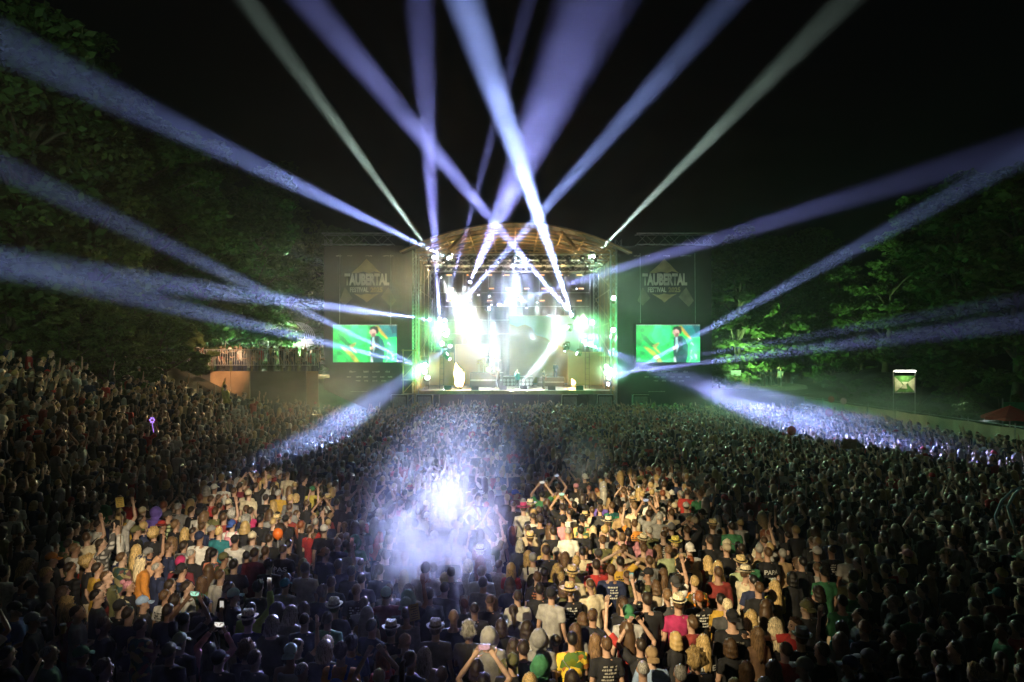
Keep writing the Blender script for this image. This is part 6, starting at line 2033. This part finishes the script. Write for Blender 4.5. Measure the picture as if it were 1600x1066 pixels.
VAR = [('m', 'down', 'tee', 'S'), ('m', 'fold', 'tee', 'S'), ('m', 'down', 'hoodie', 'Q'), ('f', 'down', 'tee', 'L'), ('f', 'fold', 'tee', 'L'), ('f', 'down', 'long', 'U'),
       ('f', 'fold', 'tee', 'P'), ('m', 'down', 'tee', 'capb'), ('m', 'fold', 'tee', 'cap'), ('m', 'down', 'tee', 'T'), ('f', 'down', 'tee', 'M'), ('m', 'down', 'tee', 'fed'), ('m', 'right', 'tee', 'S'), ('m', 'both', 'tee', 'S'), ('f', 'left', 'tee', 'L'), ('l', 'down', 'tee', 'S')]
WGT = [12, 8, 6, 9, 6, 6, 6, 5, 5, 7, 6, 2, 4, 3, 4, 5]
src = bpy.data.collections.new('crowd_figures')
for k, vv in enumerate(VAR):
    o = bpy.data.objects.new('crowd_figure_%02d' % k, joined(*vv, 'crowd_figure')); src.objects.link(o)
pts = []; rot = []; idx = []; scl = []
r3 = random.Random(4)
from mathutils import kdtree
kd = kdtree.KDTree(len(placed))
for i, p in enumerate(placed): kd.insert((p[0], p[1], 0), i)
kd.balance()
choice = [k for k, w in enumerate(WGT) for _ in range(w)]
def addp(x, y, z, yaw, v=None):
    pts.append((x, y, z)); rot.append((r3.uniform(-.06, .06), r3.uniform(-.06, .06), yaw)); idx.append(r3.choice(choice) if v is None else v); s = r3.uniform(.86, 1.07); scl.append((s * r3.uniform(.97, 1.05), s * r3.uniform(.97, 1.05), s))
y = 8.9; row = 0
while y < 55.6:
    x = -30.0 + (.28 if row % 2 else 0)
    while x < 23.8:
        xx, yy = x + r3.uniform(-.25, .25), y + r3.uniform(-.25, .25)
        x += .48
        if abs(xx) > .80 * yy + 1.2: continue
        lim_ = -18.2 + .075 * max(0, yy - 24) + .0045 * max(0, yy - 30) ** 2 + (1.2 * math.sin(yy * .9))
        if yy > 33: lim_ = max(lim_, -15.6 + (yy - 33) * .36)
        if xx < lim_: continue
        if r3.random() < .05 + .5 * max(0, mnoise.noise((xx * .55, yy * .4, 3)) - .12): continue
        pxx = 800 + xx * FPX / yy; pyy = 556 + (CAMZ - 1.6 - hgt(xx, yy)) * FPX / yy
        # the near field is held by the single people
        if kd.find((xx, yy, 0))[2] < (.40 if yy > 11.5 else .42): continue
        addp(xx, yy, hgt(xx, yy), stage_yaw(xx, yy) + r3.gauss(0, .28))
    y += .50; row += 1
# onlookers on the terrace, on the upper slope and on the path under the trees
for k in range(84):
    x = r3.uniform(TX0 + .3, -16.6) if k < 54 else r3.uniform(-16.6, TX1 - .4); yy = TY + .55 + 2.0 * r3.random() ** 1.5
    addp(x, yy, TZ - .54, stage_yaw(x, yy) - .5 + r3.gauss(0, .5))
for k in range(14):
    yy = r3.uniform(23, 26); x = -.74 * yy + r3.uniform(-.6, 1.6) 
    addp(x, yy, hgt(x, yy), stage_yaw(x, yy) + r3.gauss(0, .3))
for k in range(30):
    yy = r3.uniform(61.5, 66); x = 22.6 + r3.uniform(-.9, 2.6)
    addp(x, yy, hgt(x, yy) + .08, r3.uniform(0, 6.28))
me = bpy.data.meshes.new('crowd'); me.from_pydata(pts, [], [])
a = me.attributes.new('rot', 'FLOAT_VECTOR', 'POINT'); a.data.foreach_set('vector', np.array(rot, dtype=np.float32).ravel())
a = me.attributes.new('siz', 'FLOAT_VECTOR', 'POINT'); a.data.foreach_set('vector', np.array(scl, dtype=np.float32).ravel())
a = me.attributes.new('pick', 'INT', 'POINT'); a.data.foreach_set('value', np.array(idx, dtype=np.int32))
crowd = link('crowd', me)
tag(crowd, 'dense night crowd packed between the near rows and the stage', None, None, 'stuff')
ng = bpy.data.node_groups.new('crowd_instances', 'GeometryNodeTree')
ng.interface.new_socket('Geometry', in_out='INPUT', socket_type='NodeSocketGeometry')
ng.interface.new_socket('Geometry', in_out='OUTPUT', socket_type='NodeSocketGeometry')
N = ng.nodes; L = ng.links
gi, go = N.new('NodeGroupInput'), N.new('NodeGroupOutput')
ci = N.new('GeometryNodeCollectionInfo'); ci.inputs['Collection'].default_value = src; ci.inputs['Separate Children'].default_value = True; ci.inputs['Reset Children'].default_value = True
ip = N.new('GeometryNodeInstanceOnPoints'); ip.inputs['Pick Instance'].default_value = True
def na(nm, dt):
    n_ = N.new('GeometryNodeInputNamedAttribute'); n_.data_type = dt; n_.inputs['Name'].default_value = nm; return n_.outputs['Attribute']
L.new(gi.outputs[0], ip.inputs['Points']); L.new(ci.outputs[0], ip.inputs['Instance'])
L.new(na('pick', 'INT'), ip.inputs['Instance Index']); L.new(na('rot', 'FLOAT_VECTOR'), ip.inputs['Rotation']); L.new(na('siz', 'FLOAT_VECTOR'), ip.inputs['Scale'])
L.new(ip.outputs[0], go.inputs[0])
crowd.modifiers.new('instances', 'NODES').node_group = ng
print('PEOPLE', len(recs), 'CROWD', len(pts))
# ------------------------------------------------------------------ haze: the night air full of stage fog
def volume_mat(name, col, dens, aniso):
    m = bpy.data.materials.new(name); m.use_nodes = True
    nt = m.node_tree; N = nt.nodes; L = nt.links
    N.remove(N['Principled BSDF'])
    v = N.new('ShaderNodeVolumePrincipled')
    v.inputs['Color'].default_value = (*col, 1)
    v.inputs['Density'].default_value = dens
    v.inputs['Anisotropy'].default_value = aniso
    L.new(v.outputs['Volume'], N['Material Output'].inputs['Volume'])
    return m, v
hz = MB(); hz.box((0, 49, 21.5), (150, 122, 47))
hm, _ = volume_mat('haze_air', (0.92, 0.94, 1.0), 0.0009, 0.45)
tag(hz.build('haze', hm), 'thin stage fog filling the night air over the crowd', kind='stuff')

def smoke(name, c, d, dens, col, aniso, edge, nscale, nlo, nhi, label, detail=3.0, stretch=(1, 1, 1), power=1.0):
    """a cloud: density fades to nothing before the faces of its ball, broken up by noise"""
    m, v = volume_mat(name + '_fog', col, dens, aniso)
    nt = m.node_tree; N = nt.nodes; L = nt.links
    tc = N.new('ShaderNodeTexCoord')
    ln = N.new('ShaderNodeVectorMath'); ln.operation = 'LENGTH'
    L.new(tc.outputs['Object'], ln.inputs[0])
    fall = N.new('ShaderNodeMapRange'); fall.interpolation_type = 'SMOOTHERSTEP'
    fall.inputs['From Min'].default_value = edge; fall.inputs['From Max'].default_value = 0.98
    fall.inputs['To Min'].default_value = 1.0; fall.inputs['To Max'].default_value = 0.0
    L.new(ln.outputs['Value'], fall.inputs['Value'])
    mp = N.new('ShaderNodeMapping'); mp.inputs['Scale'].default_value = stretch
    L.new(tc.outputs['Object'], mp.inputs['Vector'])
    nz = N.new('ShaderNodeTexNoise'); nz.inputs['Scale'].default_value = nscale; nz.inputs['Detail'].default_value = detail
    nz.inputs['Distortion'].default_value = 0.4
    L.new(mp.outputs['Vector'], nz.inputs['Vector'])
    nr = N.new('ShaderNodeMapRange'); nr.interpolation_type = 'SMOOTHSTEP'
    nr.inputs['From Min'].default_value = nlo; nr.inputs['From Max'].default_value = nhi
    L.new(nz.outputs['Fac'], nr.inputs['Value'])
    a = N.new('ShaderNodeMath'); a.operation = 'MULTIPLY'
    L.new(fall.outputs['Result'], a.inputs[0]); L.new(nr.outputs['Result'], a.inputs[1])
    b = N.new('ShaderNodeMath'); b.operation = 'MULTIPLY'; b.inputs[1].default_value = dens
    L.new(a.outputs[0], b.inputs[0]); L.new(b.outputs[0], v.inputs['Density'])
    s = MB(); s.ball((0, 0, 0), 1.0, 24, 14)
    o = s.build(name, m)
    o.location = c; o.scale = d
    tag(o, label, None, None, 'stuff')
    return o
smoke('stage_smoke', (0, 56, 14), (46, 34, 25), 0.0062, (0.92, 0.94, 1.0), 0.45, 0.0, 11.0, 0.26, 0.80, 'stage fog drifting out around the stage and its light beams', 2.0)
smoke('crowd_smoke', (-1.4, 12.6, 2.35), (1.6, 2.6, 1.95), 1.7, (0.95, 0.96, 1.0), 0.35, 0.1, 2.2, 0.42, 0.72, 'bright white smoke cloud rolling over the crowd', 4.0)
smoke('crowd_smoke', (-1.7, 19.0, 2.3), (2.6, 11.0, 2.5), 0.06, (0.95, 0.96, 1.0), 0.35, 0.3, 3.0, 0.3, 0.75, 'thin violet smoke spread over the crowd below the white cloud', 3.0, (1, 2, 1))
smoke('crowd_smoke', (17.0, 38.0, 2.6), (9, 14, 2.8), 0.08, (0.95, 0.96, 1.0), 0.35, 0.3, 3.0, 0.3, 0.75, 'thin violet smoke low over the right hand crowd', 3.0)  # added so the violet beam shows in the air above the heads
for k_, p_ in enumerate(((-6.1, 57.0, 8.1), (6.3, 57.0, 7.9), (-7.5, 56.8, 4.4), (8.0, 56.8, 4.4))):  # volumes added to imitate lens glow round the green lamps
    smoke('glow_puff', p_, (2.9, 2.2, 2.6) if k_ < 2 else (2.2, 1.7, 2.1), 0.32, (0.95, 0.98, 0.96), 0.5, 0.0, 3.0, 0.1, 0.7, 'glowing fog puff round a bright green lamp at the stage side', 2.0)
smoke('crowd_smoke', (-9.0, 31.0, 3.6), (4.5, 14, 2.8), 0.05, (0.95, 0.96, 1.0), 0.35, 0.2, 3.0, 0.3, 0.75, 'thin blue smoke low over the left crowd', 3.0)  # extra smoke put in to make the blue beam visible
smoke('stage_fog', (0.2, 60.0, 8.4), (10.2, 5.6, 7.6), 0.045, (0.94, 0.96, 1.0), 0.5, 0.25, 4.0, -0.1, 0.75, 'bright fog filling the stage round the band', 2.0)
smoke('crowd_smoke', (2.2, 20.5, 2.5), (0.9, 2.2, 1.2), 0.28, (0.95, 0.96, 1.0), 0.35, 0.1, 2.2, 0.42, 0.7, 'small pale smoke puff over the crowd below the stage', 4.0)
